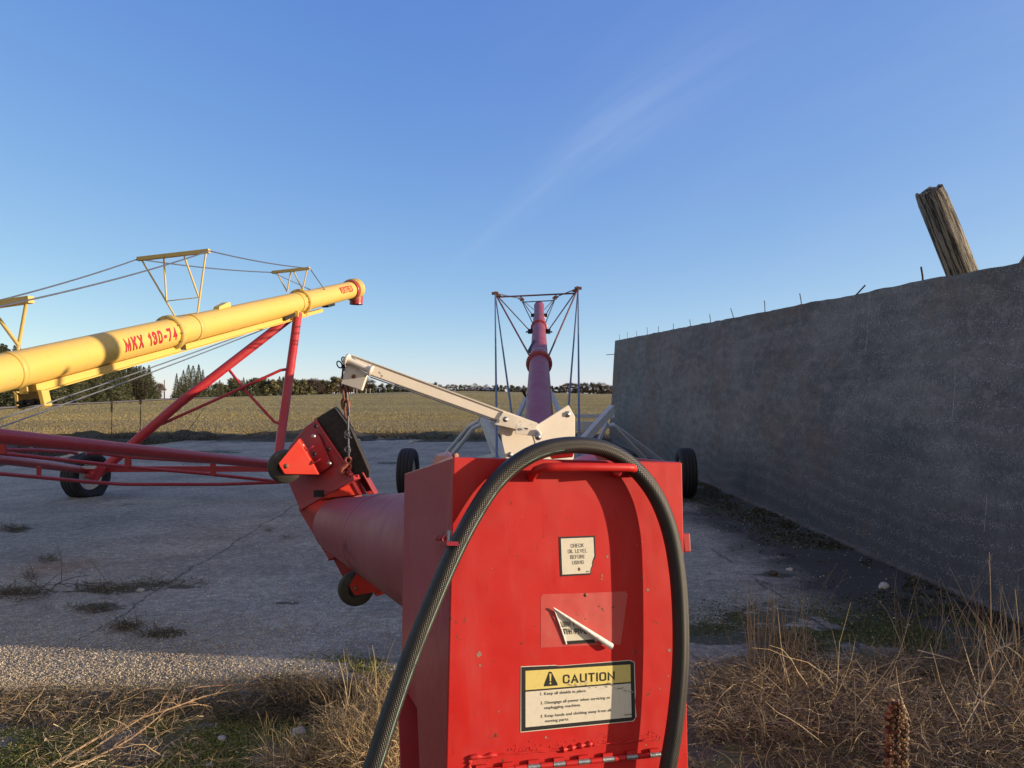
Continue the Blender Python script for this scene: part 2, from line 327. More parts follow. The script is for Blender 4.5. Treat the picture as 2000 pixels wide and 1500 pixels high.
    pat = n.ramp(em, [(.05, 0.0), (.22, .92)]); base = n.mix(pat, base, n.ramp(fine, [(.3, (.020, .022, .012)), (.55, (.055, .060, .028)), (.75, (.12, .11, .06))]))
    pat = n.ramp(n.noise(.8, 7, .72), [(.64, 0.0), (.70, .8)]); base = n.mix(pat, base, n.ramp(fine, [(.3, (.02, .02, .012)), (.7, (.09, .08, .05))]))
    rs = n.m('SUBTRACT', 1.0, n.m('MULTIPLY', n.m('POWER', n.m('ADD', n.m('POWER', n.m('ADD', x, 3.05 + .97), 2.0), n.m('POWER', n.m('SUBTRACT', y, 6.75), 2.0)), .5), 1.9))
    base = n.mix(n.m('MULTIPLY', n.ramp(rs, [(0.0, 0.0), (1.0, .8)]), n.ramp(n.noise(14, 5, .7), [(.35, .2), (.6, 1.0)])), base, (.20, .085, .03))
    t.links.new(base, b.inputs['Base Color']); b.inputs['Roughness'].default_value = .9
    h = n.m('ADD', n.m('MULTIPLY', v, -.5), n.m('MULTIPLY', fine, .8)); h = n.m('ADD', h, n.m('MULTIPLY', mid, 2.0)); h = n.m('SUBTRACT', h, n.m('MULTIPLY', cr, 2.0))
    t.links.new(n.bump(h, .8, .008), b.inputs['Normal']); return m
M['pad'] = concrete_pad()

def wall_mat():
    m, t, b = mk('weathered_concrete_wall'); n = N(t); x, y, z = n.sep()[:3]
    st = n.noise(1.0, 6, .6, vec=n.scl((1, .22, .6))); big = n.noise(.55, 5, .6); fine = n.noise(28, 5, .75); blot = n.noise(2.6, 8, .72, dist=.4, vec=n.scl((1, .34, .9)))
    base = n.ramp(st, [(.28, (.16, .145, .125)), (.5, (.21, .19, .165)), (.72, (.26, .235, .20))])
    base = n.mix(n.ramp(blot, [(.40, 0.0), (.60, .85)]), base, (.10, .096, .088))
    base = n.mix(n.ramp(n.noise(7, 7, .8, vec=n.scl((1, .5, 1))), [(.50, 0.0), (.60, .55)]), base, (.31, .275, .235))
    base = n.mix(n.ramp(n.noise(60, 4, .8), [(.52, 0.0), (.62, .6)]), base, (.33, .30, .26))
    base = n.mix(n.ramp(fine, [(.45, 0.0), (.75, .5)]), base, (.05, .05, .05))
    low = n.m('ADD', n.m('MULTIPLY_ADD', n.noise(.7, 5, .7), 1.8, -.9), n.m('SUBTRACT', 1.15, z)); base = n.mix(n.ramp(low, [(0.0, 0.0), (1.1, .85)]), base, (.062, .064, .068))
    v = n.vor(75, 'F1', 'Distance'); vc = n.n('ShaderNodeSeparateColor'); t.links.new(n.vor(75, 'F1', 'Color'), vc.inputs[0])
    sp = n.m('MULTIPLY', n.ramp(v, [(.20, 1.0), (.36, 0.0)]), n.ramp(vc.outputs[0], [(.62, 0.0), (.70, 1.0)])); base = n.mix(n.m('MULTIPLY', sp, .85), base, (.50, .48, .45))
    for (ya, za, zb, wd_) in ((P(1709, 600, 7.7).y, 1.95, 2.55, .006), (P(1576, 760, 6.1).y, 1.30, 1.72, .006), (P(1914, 760, 3.95).y, 1.45, 1.62, .005), (P(1650, 1000, 5.6).y, .52, .80, .006)):
        k1 = n.m('SUBTRACT', 1.0, n.m('MINIMUM', n.m('DIVIDE', n.m('ABSOLUTE', n.m('ADD', n.m('SUBTRACT', y, ya), n.m('MULTIPLY_ADD', n.noise(4, 2), .03, -.015))), wd_), 1.0)); k2 = n.m('MULTIPLY', n.m('GREATER_THAN', z, za), n.m('LESS_THAN', z, zb)); base = n.mix(n.m('MULTIPLY', n.m('MULTIPLY', k1, k2), n.ramp(n.noise(25, 2), [(.35, .2), (.5, .9)])), base, (.50, .47, .42))
    rs = n.ramp(n.noise(.8, 5, .7, vec=n.scl((1, .45, .7))), [(.50, 0.0), (.66, .85)]); base = n.mix(n.m('MULTIPLY', rs, n.ramp(n.noise(9, 5, .7), [(.35, .15), (.65, 1.0)])), base, (.20, .095, .05))
    dr = n.ramp(n.noise(1.0, 3, .5, vec=n.scl((1, 3.2, .10))), [(.64, 0.0), (.76, .22)]); base = n.mix(dr, base, (.30, .285, .27))
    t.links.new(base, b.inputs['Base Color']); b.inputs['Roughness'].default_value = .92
    h = n.m('ADD', n.m('MULTIPLY', fine, 1.0), n.m('MULTIPLY', blot, 1.5)); t.links.new(n.bump(h, .7, .012), b.inputs['Normal']); return m
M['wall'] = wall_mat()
def soil_mat():
    m, t, b = mk('dry_soil'); n = N(t); a = n.noise(.5, 5); f = n.noise(22, 6, .75)
    c = n.ramp(f, [(.25, (.020, .016, .011)), (.55, (.065, .052, .036)), (.8, (.15, .12, .085))]); c = n.mix(n.ramp(a, [(.45, 0.0), (.6, .7)]), c, (.075, .080, .032))
    t.links.new(c, b.inputs['Base Color']); b.inputs['Roughness'].default_value = .95; t.links.new(n.bump(f, 1.0, .04), b.inputs['Normal']); return m
M['soil'] = soil_mat()
def field_mat():
    m, t, b = mk('winter_crop_field'); n = N(t); x, y, z = n.sep()[:3]
    f = n.noise(4.5, 7, .8, vec=n.scl((1.0, .5, 1))); g = n.noise(.045, 4, .6); tf = n.noise(9, 5, .8)
    c = n.ramp(f, [(.3, (.25, .20, .082)), (.55, (.36, .285, .125)), (.75, (.45, .36, .18))])
    far = n.ramp(n.m('MULTIPLY_ADD', n.m('ADD', y, n.m('MULTIPLY_ADD', g, 26, -13)), .01, 0.0), [(.42, 0.0), (.72, 1.0)])
    green = n.ramp(f, [(.3, (.31, .265, .100)), (.7, (.42, .345, .14))])
    c = n.mix(n.m('MULTIPLY', far, .85), c, green)
    bnd = n.noise(1.0, 5, .6, vec=n.scl((.010, .07, 1)), dist=.3); c = n.mix(n.ramp(bnd, [(.42, .45), (.55, 0.0)]), c, (.17, .15, .062)); c = n.mix(n.ramp(bnd, [(.52, 0.0), (.68, .5)]), c, (.42, .35, .17))
    row = n.n('ShaderNodeTexWave'); row.wave_type = 'BANDS'; row.bands_direction = 'X'; row.inputs['Scale'].default_value = .42; row.inputs['Distortion'].default_value = .8; row.inputs['Detail'].default_value = 2; row.inputs['Detail Scale'].default_value = .3
    t.links.new(n.scl((1, .08, 1)), row.inputs['Vector']); c = n.mix(n.m('MULTIPLY', n.ramp(row.outputs['Fac'], [(.5, 0.0), (1.0, .26)]), far), c, (.10, .085, .04))
    c = n.mix(n.ramp(tf, [(.5, 0.0), (.8, .3)]), c, (.13, .105, .045))
    pale = n.ramp(n.m('ADD', n.m('MULTIPLY', x, -.01), n.m('MULTIPLY', y, .006)), [(1.38, 0.0), (1.48, 1.0)])
    t.links.new(c, b.inputs['Base Color']); b.inputs['Roughness'].default_value = .95
    t.links.new(n.bump(n.m('ADD', tf, f), 1.0, .25), b.inputs['Normal']); return m
M['field'] = field_mat()
M['strand'] = attrmat('dead_stems', .75); M['leafcol'] = attrmat('foliage', .8); M['pebblecol'] = attrmat('pebbles', .85)
def wood_mat():
    m, t, b = mk('weathered_wood'); n = N(t); g = n.noise(1, 6, .7, vec=n.scl((22, 22, 1.6))); k = n.noise(1, 5, .7, vec=n.scl((48, 48, 2.2)), dist=.4)
    c = n.ramp(g, [(.3, (.15, .14, .125)), (.5, (.31, .285, .245)), (.72, (.52, .47, .38))]); ck = n.ramp(k, [(.50, 0.0), (.58, 1.0)]); c = n.mix(ck, c, (.025, .02, .016)); c = n.mix(n.ramp(n.noise(3, 4), [(.45, 0.0), (.7, .6)]), c, (.16, .155, .14))
    t.links.new(c, b.inputs['Base Color']); b.inputs['Roughness'].default_value = .85; t.links.new(n.bump(n.m('SUBTRACT', g, ck), 1.0, .04), b.inputs['Normal']); return m
M['wood'] = wood_mat()
M['bark'] = plain('bark', (.07, .055, .042), .9, 0, .4, 8, .5); M['bark_pale'] = plain('pale_bark', (.22, .18, .14), .9, 0, .4, 8, .5)
M['stone'] = plain('pale_limestone', (.46, .44, .40), .85, 0, .25, 25, .5)
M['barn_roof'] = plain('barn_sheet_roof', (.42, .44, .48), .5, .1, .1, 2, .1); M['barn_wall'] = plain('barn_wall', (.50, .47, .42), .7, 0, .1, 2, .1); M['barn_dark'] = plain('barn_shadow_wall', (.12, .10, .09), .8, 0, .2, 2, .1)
# ---------------------------------------------------------------- fast meshes of many small faces
def cards(name, V, C, mat, parent=None, k=4):
    """V (n,k,3) face corners, C (n,3) colours"""
    V = np.asarray(V, dtype=np.float32); n = len(V); me = bpy.data.meshes.new(name)
    me.vertices.add(n * k); me.vertices.foreach_set('co', V.reshape(-1)); me.loops.add(n * k); me.loops.foreach_set('vertex_index', np.arange(n * k, dtype=np.int32))
    me.polygons.add(n); me.polygons.foreach_set('loop_start', np.arange(0, n * k, k, dtype=np.int32)); me.polygons.foreach_set('loop_total', np.full(n, k, dtype=np.int32))
    ca = me.color_attributes.new('Col', 'FLOAT_COLOR', 'CORNER'); cc = np.ones((n, k, 4), np.float32); cc[:, :, :3] = np.asarray(C, np.float32)[:, None, :]; ca.data.foreach_set('color', cc.reshape(-1))
    me.materials.append(mat); me.update(); me.validate()
    o = bpy.data.objects.new(name, me); COL.objects.link(o)
    if parent: o.parent = parent; o.matrix_parent_inverse = Matrix.Translation(-wloc(parent))
    return o
rng = np.random.default_rng(7)
def cols(n, pal, var=.2):
    pal = np.array(pal); c = pal[rng.integers(0, len(pal), n)]; return np.clip(c * (1 + rng.normal(0, var, (n, 1))), .004, .95)
def strands(starts, dirs, L, wd, seg=4, wob=.5, droop=.0, lift=None, fl=0.004):
    """ribbons that wander; starts (n,3) dirs (n,3) L (n) wd (n) -> (n*seg,4,3)"""
    n = len(starts); p = starts.copy(); d = dirs / np.linalg.norm(dirs, axis=1, keepdims=True); out = []
    side = np.cross(d, rng.normal(0, 1, (n, 3))); side /= np.linalg.norm(side, axis=1, keepdims=True) + 1e-6
    for s in range(seg):
        d = d + rng.normal(0, wob / seg, (n, 3)); d[:, 2] -= droop / seg; d /= np.linalg.norm(d, axis=1, keepdims=True)
        q = p + d * (L / seg)[:, None]; q[:, 2] = np.maximum(q[:, 2], fl)
        w0 = (wd * (1 - .75 * s / seg))[:, None] / 2; w1 = (wd * (1 - .75 * (s + 1) / seg))[:, None] / 2
        out.append(np.stack([p - side * w0, p + side * w0, q + side * w1, q - side * w1], 1)); p = q
    return np.stack(out, 1).reshape(-1, 4, 3)

# ---------------------------------------------------------------- ground and field
def lerp_tab(px, tab):
    return float(np.interp(px, [a for a, b in tab], [b for a, b in tab]))
CREST = [(-900, 800), (0, 795), (150, 787), (300, 780), (450, 775), (600, 771), (800, 766), (900, 764), (1000, 766), (1200, 770), (2000, 772)]
RAD = [(-900, 110), (0, 112), (150, 140), (300, 170), (450, 220), (700, 300), (1000, 330), (1200, 300), (2600, 300)]
def terr(x, y):
    if y < 30: return 0.0
    px = 1000 + 1500 * x / y; Y = lerp_tab(px, RAD); zc = 1.5 + (775 - lerp_tab(px, CREST)) * Y / 1500
    if y <= Y:
        s = (y - 30) / (Y - 30); s = s * s * (3 - 2 * s); return zc * s
    return zc - min(12.0, (y - Y) * .012)
def polar(name, rs, az, zoff, mat, keep=None):
    mb = MB(); vs = []; na = len(az)
    for r in rs:
        for a in az: x, y = r * math.sin(a), r * math.cos(a); vs.append((x, y, terr(x, y) + zoff))
    fs = []
    for i in range(len(rs) - 1):
        for j in range(na - 1):
            f = (i * na + j, i * na + j + 1, (i + 1) * na + j + 1, (i + 1) * na + j)
            if keep is None or all(keep(vs[q]) for q in f): fs.append(f)
    mb.add(vs, fs, 0, None, True); return mb.build(name, mat)
rs = [0.01, .5, 1, 2, 3, 4, 6, 8, 12, 18, 24] + list(np.geomspace(30, 400, 34)) + list(np.geomspace(450, 7000, 14))
g = polar('ground', rs, np.linspace(-math.pi, math.pi, 289), -.05, M['soil']); tag(g, kind='structure')
fmb = MB(); pxs = np.linspace(-900, 2600, 150); tt = np.linspace(0, 1, 60) ** 1.7; vs = []
for t_ in tt:
    for px in pxs:
        Y = lerp_tab(px, RAD); y0 = 30.2 + .5 * math.sin(px * .013) + .25 * math.sin(px * .05); y = y0 + (Y + 25 - y0) * t_; x = (px - 1000) / 1500 * y; vs.append((x, y, terr(x, y)))
fmb.add(vs, [(i * 150 + j, i * 150 + j + 1, (i + 1) * 150 + j + 1, (i + 1) * 150 + j) for i in range(59) for j in range(149)], 0, None, True)
tag(fmb.build('field', M['field']), kind='structure')
pmb = MB(); nx, ny = 60, 90; vs = []
for j in range(ny):
    y = 0.6 + (30.0 - .6) * j / (ny - 1)
    for i in range(nx):
        xl = -11.3 + .5 * noise.noise((0, y * .5, 1)) - max(0, (6 - y)) * .6; xr = 3.95; x = xl + (xr - xl) * i / (nx - 1)
        yy = y + (.7 * noise.noise((x * .5, 0, 3)) if j == ny - 1 else 0); vs.append((x, yy, .004 + .012 * noise.noise((x * .35, y * .35, 0))))
pmb.add(vs, [(j * nx + i, j * nx + i + 1, (j + 1) * nx + i + 1, (j + 1) * nx + i) for j in range(ny - 1) for i in range(nx - 1)], 0, None, True)
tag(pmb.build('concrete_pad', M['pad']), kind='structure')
# broken soil bank along the far and left edge of the pad
bm_ = MB(); vs = []; nx, ny = 170, 26
for j in range(ny):
    for i in range(nx):
        x = -16 + 20.5 * i / (nx - 1); y = 25.2 + 6.0 * j / (ny - 1); e = math.sin(math.pi * j / (ny - 1)) ** .7
        h = (.5 * noise.noise((x * .35, y * .9, 5)) + .35 * noise.noise((x * 1.3, y * 2, 2)) + .14) * e * .7 - .04; vs.append((x, y, h if 0 < j < ny - 1 else -.05))
bm_.add(vs, [(j * nx + i, j * nx + i + 1, (j + 1) * nx + i + 1, (j + 1) * nx + i) for j in range(ny - 1) for i in range(nx - 1)], 0, None, True)
vs = []; nx, ny = 20, 110
for j in range(ny):
    for i in range(nx):
        y = 11 + 17 * j / (ny - 1); x = -14.6 + 3.9 * i / (nx - 1); e = math.sin(math.pi * i / (nx - 1)) ** .7; h = (.5 * noise.noise((x * .5, y * .5, 9)) + .3 * noise.noise((x * 1.7, y * 1.4, 2)) + .2) * e * .4 - .05; vs.append((x, y, h))
bm_.add(vs, [(j * nx + i, j * nx + i + 1, (j + 1) * nx + i + 1, (j + 1) * nx + i) for j in range(ny - 1) for i in range(nx - 1)], 0, None, True)
tag(bm_.build('soil_bank', M['soil']), kind='structure')

tk = MB(); pxs = np.linspace(-300, 430, 80); tv = []
for px in pxs:
    for f_ in (.80, .86, .92): Y_ = lerp_tab(px, RAD) * f_ + 3 * math.sin(px * .02); x_ = (px - 1000) / 1500 * Y_; tv.append((x_, Y_, terr(x_, Y_) + .10))
tk.add(tv, [(i * 3 + k, i * 3 + k + 1, (i + 1) * 3 + k + 1, (i + 1) * 3 + k) for i in range(79) for k in range(2)], 0, None, True); tag(tk.build('farm_track', plain('dry_track_earth', (.42, .32, .22), .95, 0, .15, .6, .3)), kind='structure')
# crop stubble on the near part of the field and weeds on the bank
n = 60000; ty = 31 + 34 * rng.random(n) ** 1.9; tx = (rng.uniform(-60, 1230, n) - 1000) / 1500 * ty
st = np.stack([tx, ty, np.array([terr(a, b) for a, b in zip(tx, ty)])], 1); dr = rng.normal(0, .6, (n, 3)); dr[:, 2] = 1
V = strands(st, dr, rng.uniform(.025, .06, n), .008 + .0004 * ty, 1, .3, fl=-5); C = np.repeat(cols(n, [(.32, .255, .115), (.30, .24, .105), (.28, .225, .10), (.35, .275, .13)], .05), 1, 0)
n = 110000; ty = 48 + 150 * rng.random(n) ** 1.3; tx = (rng.uniform(-60, 1230, n) - 1000) / 1500 * ty; kk = ty < np.array([lerp_tab(1000 + 1500 * a / b, RAD) * .8 for a, b in zip(tx, ty)]); tx, ty = tx[kk], ty[kk]; n = len(tx)
st = np.stack([tx, ty, np.array([terr(a, b) for a, b in zip(tx, ty)])], 1); dr = rng.normal(0, .8, (n, 3)); dr[:, 2] = 1
V = np.concatenate([V, strands(st, dr, rng.uniform(.03, .07, n), .0006 * ty, 1, .3, fl=-5)]); C = np.concatenate([C, cols(n, [(.33, .275, .115), (.31, .26, .11), (.35, .29, .12)], .04)])
tag(cards('crop_stubble', V, C, M['strand']), 'short straw coloured crop stubble covering the near part of the field', 'stubble', kind='stuff')
n = 14000; tx = rng.uniform(-15.5, 4, n); ty = 26 + 4.8 * rng.random(n); k = np.array([noise.noise((a * .4, b * .8, 4)) for a, b in zip(tx, ty)]) > .0; tx, ty = tx[k], ty[k]; n = len(tx)
lx = -14.4 + 3.4 * rng.random(5000); ly = rng.uniform(12, 28, 5000); tx = np.r_[tx, lx]; ty = np.r_[ty, ly]; n = len(tx)
st = np.stack([tx, ty, np.full(n, .03)], 1); dr = rng.normal(0, .9, (n, 3)); dr[:, 2] = .8
V = strands(st, dr, rng.uniform(.08, .42, n), np.full(n, .016), 3, 1.0, .6); C = np.repeat(cols(n, [(.05, .042, .03), (.035, .03, .022), (.10, .085, .05), (.03, .035, .02)]), 3, 0)
tag(cards('bank_weeds', V, C, M['strand']), 'dark matted weeds on the soil bank edging the concrete', 'weeds', kind='stuff')

# ---------------------------------------------------------------- concrete wall with rebar pins
WY0, WY1 = 3.78, 26.8
def wtop(y): return 2.20 + .047 * y + .012 * noise.noise((0, y * .8, 0)) + .015 * noise.noise((3, y * 3, 0))
wall_e = empty('concrete_wall', (3.6, 15, 0), 'long tall weathered grey concrete wall on the right with rebar stubs on top', 'wall')
vs = []; ys = list(np.linspace(WY0, WY1, 140)); nz_ = 14
for y in ys:
    for k in range(nz_):
        z = wtop(y) * k / (nz_ - 1); vs.append((3.38 + .22 * k / (nz_ - 1) + .012 * noise.noise((y * .9, z * .9, 0)) + .005 * noise.noise((y * 5, z * 5, 0)), y, z - (.03 if k == 0 else 0)))
wm = MB(); na = len(ys)
wm.add(vs, [(i * nz_ + k, i * nz_ + k + 1, (i + 1) * nz_ + k + 1, (i + 1) * nz_ + k) for i in range(na - 1) for k in range(nz_ - 1)], 0, None, True)
top = [Vector(vs[i * nz_ + nz_ - 1]) for i in range(na)]; bk = [Vector((3.86, p.y, p.z + .01 * noise.noise((9, p.y * 4, 0)))) for p in top]; bb = [Vector((4.0, p.y, -.03)) for p in top]
wm.add(top + bk, [(i, na + i, na + i + 1, i + 1) for i in range(na - 1)], 0); wm.add(bk + bb, [(i, na + i, na + i + 1, i + 1) for i in range(na - 1)], 0)
for i in (0, na - 1):
    loop = [Vector(vs[i * nz_ + k]) for k in range(nz_)] + [bk[i], bb[i]]; wm.add(loop, [tuple(range(len(loop)))], 0)
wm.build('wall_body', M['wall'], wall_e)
fm = MB(); prof = []
for y in np.linspace(WY0, WY1, 90):
    q = 3.325 + .03 * noise.noise((y * 1.3, 0, 0)) + .02 * noise.noise((y * 6, 0, 0)); prof.append([(q, y, -.03), (q + .015, y, .025), (3.375, y, .04), (3.375, y, -.03)])
fv = [v for p in prof for v in p]; fm.add(fv, [(i * 4 + k, i * 4 + k + 1, (i + 1) * 4 + k + 1, (i + 1) * 4 + k) for i in range(89) for k in range(3)] + [(3, 2, 1, 0)], 0); fm.build('footing', plain('footing_concrete', (.11, .095, .08), .9, 0, .5, 9, .5), wall_e)
for a, b, c, d_ in ((1210, 653, 1210, 664), (1225, 649, 1225, 661), (1243, 647, 1244, 658), (1264, 639, 1264, 654), (1286, 637, 1286, 650), (1315, 632, 1315, 645), (1347, 624, 1349, 638), (1386, 614, 1388, 632), (1427, 602, 1434, 622), (1493, 587, 1494, 610), (1562, 573, 1566, 596), (1690, 557, 1661, 576), (1799, 521, 1803, 546)):
    dd = 1500 * 3.7 / (c - 1000); base = P(c, d_, dd); base.z = wtop(dd) - .03; tp = P(a, b, dd)
    if a == 1690: tp = P(a, b, dd - .15)
    mid = (base + tp) / 2 + Vector((.004, 0, 0)); MB().tube([base, mid, tp], .0062 if dd > 9 else .0085, 8).build('rebar', M['rebar'], wall_e)
MB().tube([P(1200, 692, 26.7), P(1184, 693, 26.7)], .012, 6).build('rebar', M['rebar'], wall_e)
# leaning timber posts behind the wall
def post(name, base, topc, r0, r1, label, seed):
    random.seed(seed); m = MB(); n = 40; k = 36; ax = (topc - base).normalized(); u = ax.cross(Vector((0, 1, 0))).normalized(); v = ax.cross(u); vs = []
    for i in range(k):
        t_ = i / (k - 1); c = base.lerp(topc, t_) + u * .025 * math.sin(t_ * 5) 
        for j in range(n):
            a = 2 * math.pi * j / n; r = (r0 + (r1 - r0) * t_) * .94 * (1 + .16 * noise.noise((math.cos(a) * 1.2, math.sin(a) * 1.2, t_ * 2 + seed)) + .16 * abs(noise.noise((math.cos(a) * 5, math.sin(a) * 5, t_ * .8 + seed))) - .05 * max(0, math.sin(a * 3 + .5) - .7) * 3)
            e = 0.0
            if i >= k - 2: e = .05 * noise.noise((math.cos(a) * 3, math.sin(a) * 3, seed)); r *= (.93 if i == k - 1 else 1)
            vs.append(c + (u * math.cos(a) + v * math.sin(a)) * r + ax * e)
    m.add(vs, [(i * n + j, i * n + (j + 1) % n, (i + 1) * n + (j + 1) % n, (i + 1) * n + j) for i in range(k - 1) for j in range(n)], 0, None, True)
    m.add([vs[(k - 1) * n + j] for j in range(n)] + [topc - ax * .05], [(j, (j + 1) % n, n) for j in range(n)], 0); o = m.build(name, M['wood']); q_ = ax.to_track_quat('Z', 'Y'); o.data.transform(q_.inverted().to_matrix().to_4x4() @ Matrix.Translation(-base)); o.location = base; o.rotation_euler = q_.to_euler(); return tag(o, label, 'post')
a_, b_ = P(1876, 530, 7.4), P(1812, 374, 7.25); dv = (b_ - a_); post('timber_post', a_ - dv * (2.6 / dv.z), b_, .14, .132, 'thick weathered grey timber post leaning left above the concrete wall', 3)
a_, b_ = P(2006, 512, 6.6), P(2055, 420, 6.6); dv = (b_ - a_); post('timber_post', a_ - dv * (.45 / dv.z), b_, .04, .04, 'dark slanting pole just showing over the wall at the right picture edge', 5)

# ---------------------------------------------------------------- far trees
def join_tree(name, crownVC, trunkmb, tmat, label, group):
    e = empty(name, (0, 0, 0), label, 'tree', group); cards('crown', crownVC[0], crownVC[1], M['leafcol'], e); trunkmb.build('trunk', tmat, e); return e
def spruce(seed, h, wd, pal, label, group, name='spruce_tree'):
    global rng; rng = np.random.default_rng(seed); n = 3400; t_ = rng.random(n) ** 1.15; z = h * (.06 + .94 * t_); a = rng.random(n) * 6.283
    lay = .78 + .22 * np.sin(z * 6.5 + a * 1.0 + 2 * np.sin(a * 3)); rr = wd * (1 - t_) ** 1.05 * lay * (.35 + .65 * rng.random(n) ** .6) + .03; lob = 1 + .28 * np.sin(a * 3 + seed + z) + .20 * np.sin(a * 5 + z * 2.1)
    rr = rr * lob; c = np.stack([rr * np.cos(a), rr * np.sin(a), z - rr * .22], 1)
    out = np.stack([np.cos(a), np.sin(a), np.full(n, -.35)], 1) + rng.normal(0, .25, (n, 3)); s = (rng.uniform(.16, .40, n) * (1 - .62 * t_))[:, None] * (h / 8); sd = np.cross(out, rng.normal(0, 1, (n, 3))); sd /= np.linalg.norm(sd, axis=1, keepdims=True)
    V = np.stack([c - sd * s * .35, c + out * s * .6 - sd * s * .2, c + out * s * 1.1, c + sd * s * .35], 1)
    t = MB().tube([(0, 0, -.2), (0, 0, h * .5), (0, 0, h * .97)], [h * .018, h * .011, .02], 7); return join_tree(name, (V, cols(n, pal, .3)), t, M['bark'], label, group)
def leafy(seed, h, wd, pal, label, group, name='shrub_tree', n=1500):
    global rng; rng = np.random.default_rng(seed); nb = 9; bc = np.stack([rng.normal(0, wd * .34, nb), rng.normal(0, wd * .34, nb), h * rng.uniform(.12, .82, nb)], 1); br = wd * rng.uniform(.22, .42, nb)
    k = rng.integers(0, nb, n); d = rng.normal(0, 1, (n, 3)); d /= np.linalg.norm(d, axis=1, keepdims=True); c = bc[k] + d * (br[k] * rng.random(n) ** .4)[:, None]; c[:, 2] = np.maximum(c[:, 2], .05)
    s = rng.uniform(.12, .3, n)[:, None] * h / 5; u = rng.normal(0, 1, (n, 3)); u /= np.linalg.norm(u, axis=1, keepdims=True); v = np.cross(u, d)
    V = np.stack([c - u * s, c - v * s * .6, c + u * s, c + v * s * .6], 1); t = MB().tube([(0, 0, -.2), (.05, 0, h * .4), (0, .05, h * .75)], [h * .02, h * .014, .02], 6)
    return join_tree(name, (V, cols(n, pal, .3)), t, M['bark'], label, group)
def bare(seed, h, wd, pal, label, group, name='bare_tree', n=2600):
    global rng; rng = np.random.default_rng(seed); nb = 9; bc = np.stack([rng.normal(0, wd * .33, nb), rng.normal(0, wd * .33, nb), h * rng.uniform(.15, .8, nb)], 1)
    k = rng.integers(0, nb, n); d = rng.normal(0, 1, (n, 3)); d[:, 2] = np.abs(d[:, 2]) * .9 + .1; d /= np.linalg.norm(d, axis=1, keepdims=True); rad = wd * .38 * rng.random(n) ** .5; st = bc[k] + d * rad[:, None] * .8
    V = strands(st, d + rng.normal(0, .35, (n, 3)), rng.uniform(.3, .9, n) * h / 8, np.full(n, .06 * h / 8), 2, .7, fl=-1); t = MB().tube([(0, 0, -.3), (0, 0, h * .35), (.1, 0, h * .6)], [h * .022, h * .017, h * .008], 7)
    for b in bc: t.tube([(0, 0, h * .28), (b[0] * .5, b[1] * .5, (h * .28 + b[2]) * .5 + .3), tuple(b)], [h * .011, h * .007, .02], 5)
    return join_tree(name, (V, np.repeat(cols(n, pal, .25), 2, 0)), t, M['bark'], label, group)
DG = [(.065, .078, .040), (.090, .098, .050), (.125, .125, .062), (.045, .058, .032)]; OG = [(.13, .12, .055), (.17, .145, .07), (.09, .10, .048)]; BR = [(.12, .088, .065), (.15, .11, .085), (.085, .064, .05)]
LS = ['dark green spruce in the dense plantation at the far left', 'dark spruce in the small isolated clump right of the plantation']
protos = {}
def where(px, label):
    if 'far tree line' not in label: return label
    w_ = 'left of the red upright leg' if px < 560 else 'right of the red upright leg' if px < 665 else 'behind the boom head' if px < 760 else 'above the cream boom' if px < 950 else 'behind the thin cables' if px < 1035 else 'right of the red tube' if px < 1120 else 'beside the wall end'
    return label.replace('across the field', w_)
def plant(kind, px, d, h, rot, label, group, sink=0.0, depth_off=0.0):
    label = where(px, label)
    mk_, first = protos[kind]
    if not first[0]: e = first[1]; first[0] = True
    else:
        e = first[1].copy(); COL.objects.link(e)
        for ch in first[1].children: c = ch.copy(); COL.objects.link(c); c.parent = e
    x = (px - 1000) / 1500 * d; e.location = (x, d, terr(x, d) - sink); e.rotation_euler = (0, 0, rot); s = h / mk_; u_ = random.uniform(.8, 1.35); e.scale = (s * u_, s * u_ * random.uniform(.85, 1.15), s); e['label'] = label; e['group'] = group; return e
def reg(kind, h, e): protos[kind] = (h, [False, e])
for i in range(3): reg('sp%d' % i, 8, spruce(11 + i, 8, (3.2, 2.7, 2.3)[i], DG, '-', '-'))
for i in range(2): reg('ol%d' % i, 5, leafy(31 + i, 5, 2.3, OG, '-', '-'))
for i in range(2): reg('dk%d' % i, 5, leafy(41 + i, 5, 2.2, DG, '-', '-', 'evergreen_tree'))
for i in range(3): reg('ba%d' % i, 8, bare(51 + i, 8, (4.6, 3.8, 3.2)[i], BR, '-', '-'))
random.seed(4)
GP = 'spruces in the plantation at the far left'
for row in range(3):
    px = -50 + row * 5
    while px < 292:
        d = lerp_tab(px, RAD) + 1.5 + row * 5 + random.uniform(-.8, .8); top = lerp_tab(px, [(-60, 668), (0, 676), (60, 690), (150, 706), (240, 708), (292, 718)]) + random.uniform(-7, 10) + (-2 if row else 6); base = lerp_tab(px, CREST)
        h = (base - top) * d / 1500; plant('sp%d' % random.randrange(3), px, d, h, random.random() * 6, LS[0], GP); px += random.uniform(6.5, 10.5)
plant('ba1', 302, 176, 5.2, 1, 'thin bare tree just right of the spruce plantation', 'bare trees beside the plantation'); plant('ba2', 311, 180, 4.4, 2, 'thin bare tree just right of the spruce plantation', 'bare trees beside the plantation')
GC = 'spruces in the isolated clump'
for px, top, dd in ((345, 728, 0), (352, 735, 3), (358, 722, 2), (368, 712, 0), (377, 714, 3), (388, 712, 1), (396, 722, 2), (404, 735, 0), (382, 738, -2), (362, 745, -3), (411, 744, 2)):
    d = lerp_tab(px, RAD) + 3 + dd; plant('sp%d' % random.randrange(3), px, d, (778 - top) * d / 1500, random.random() * 6, LS[1], GC)
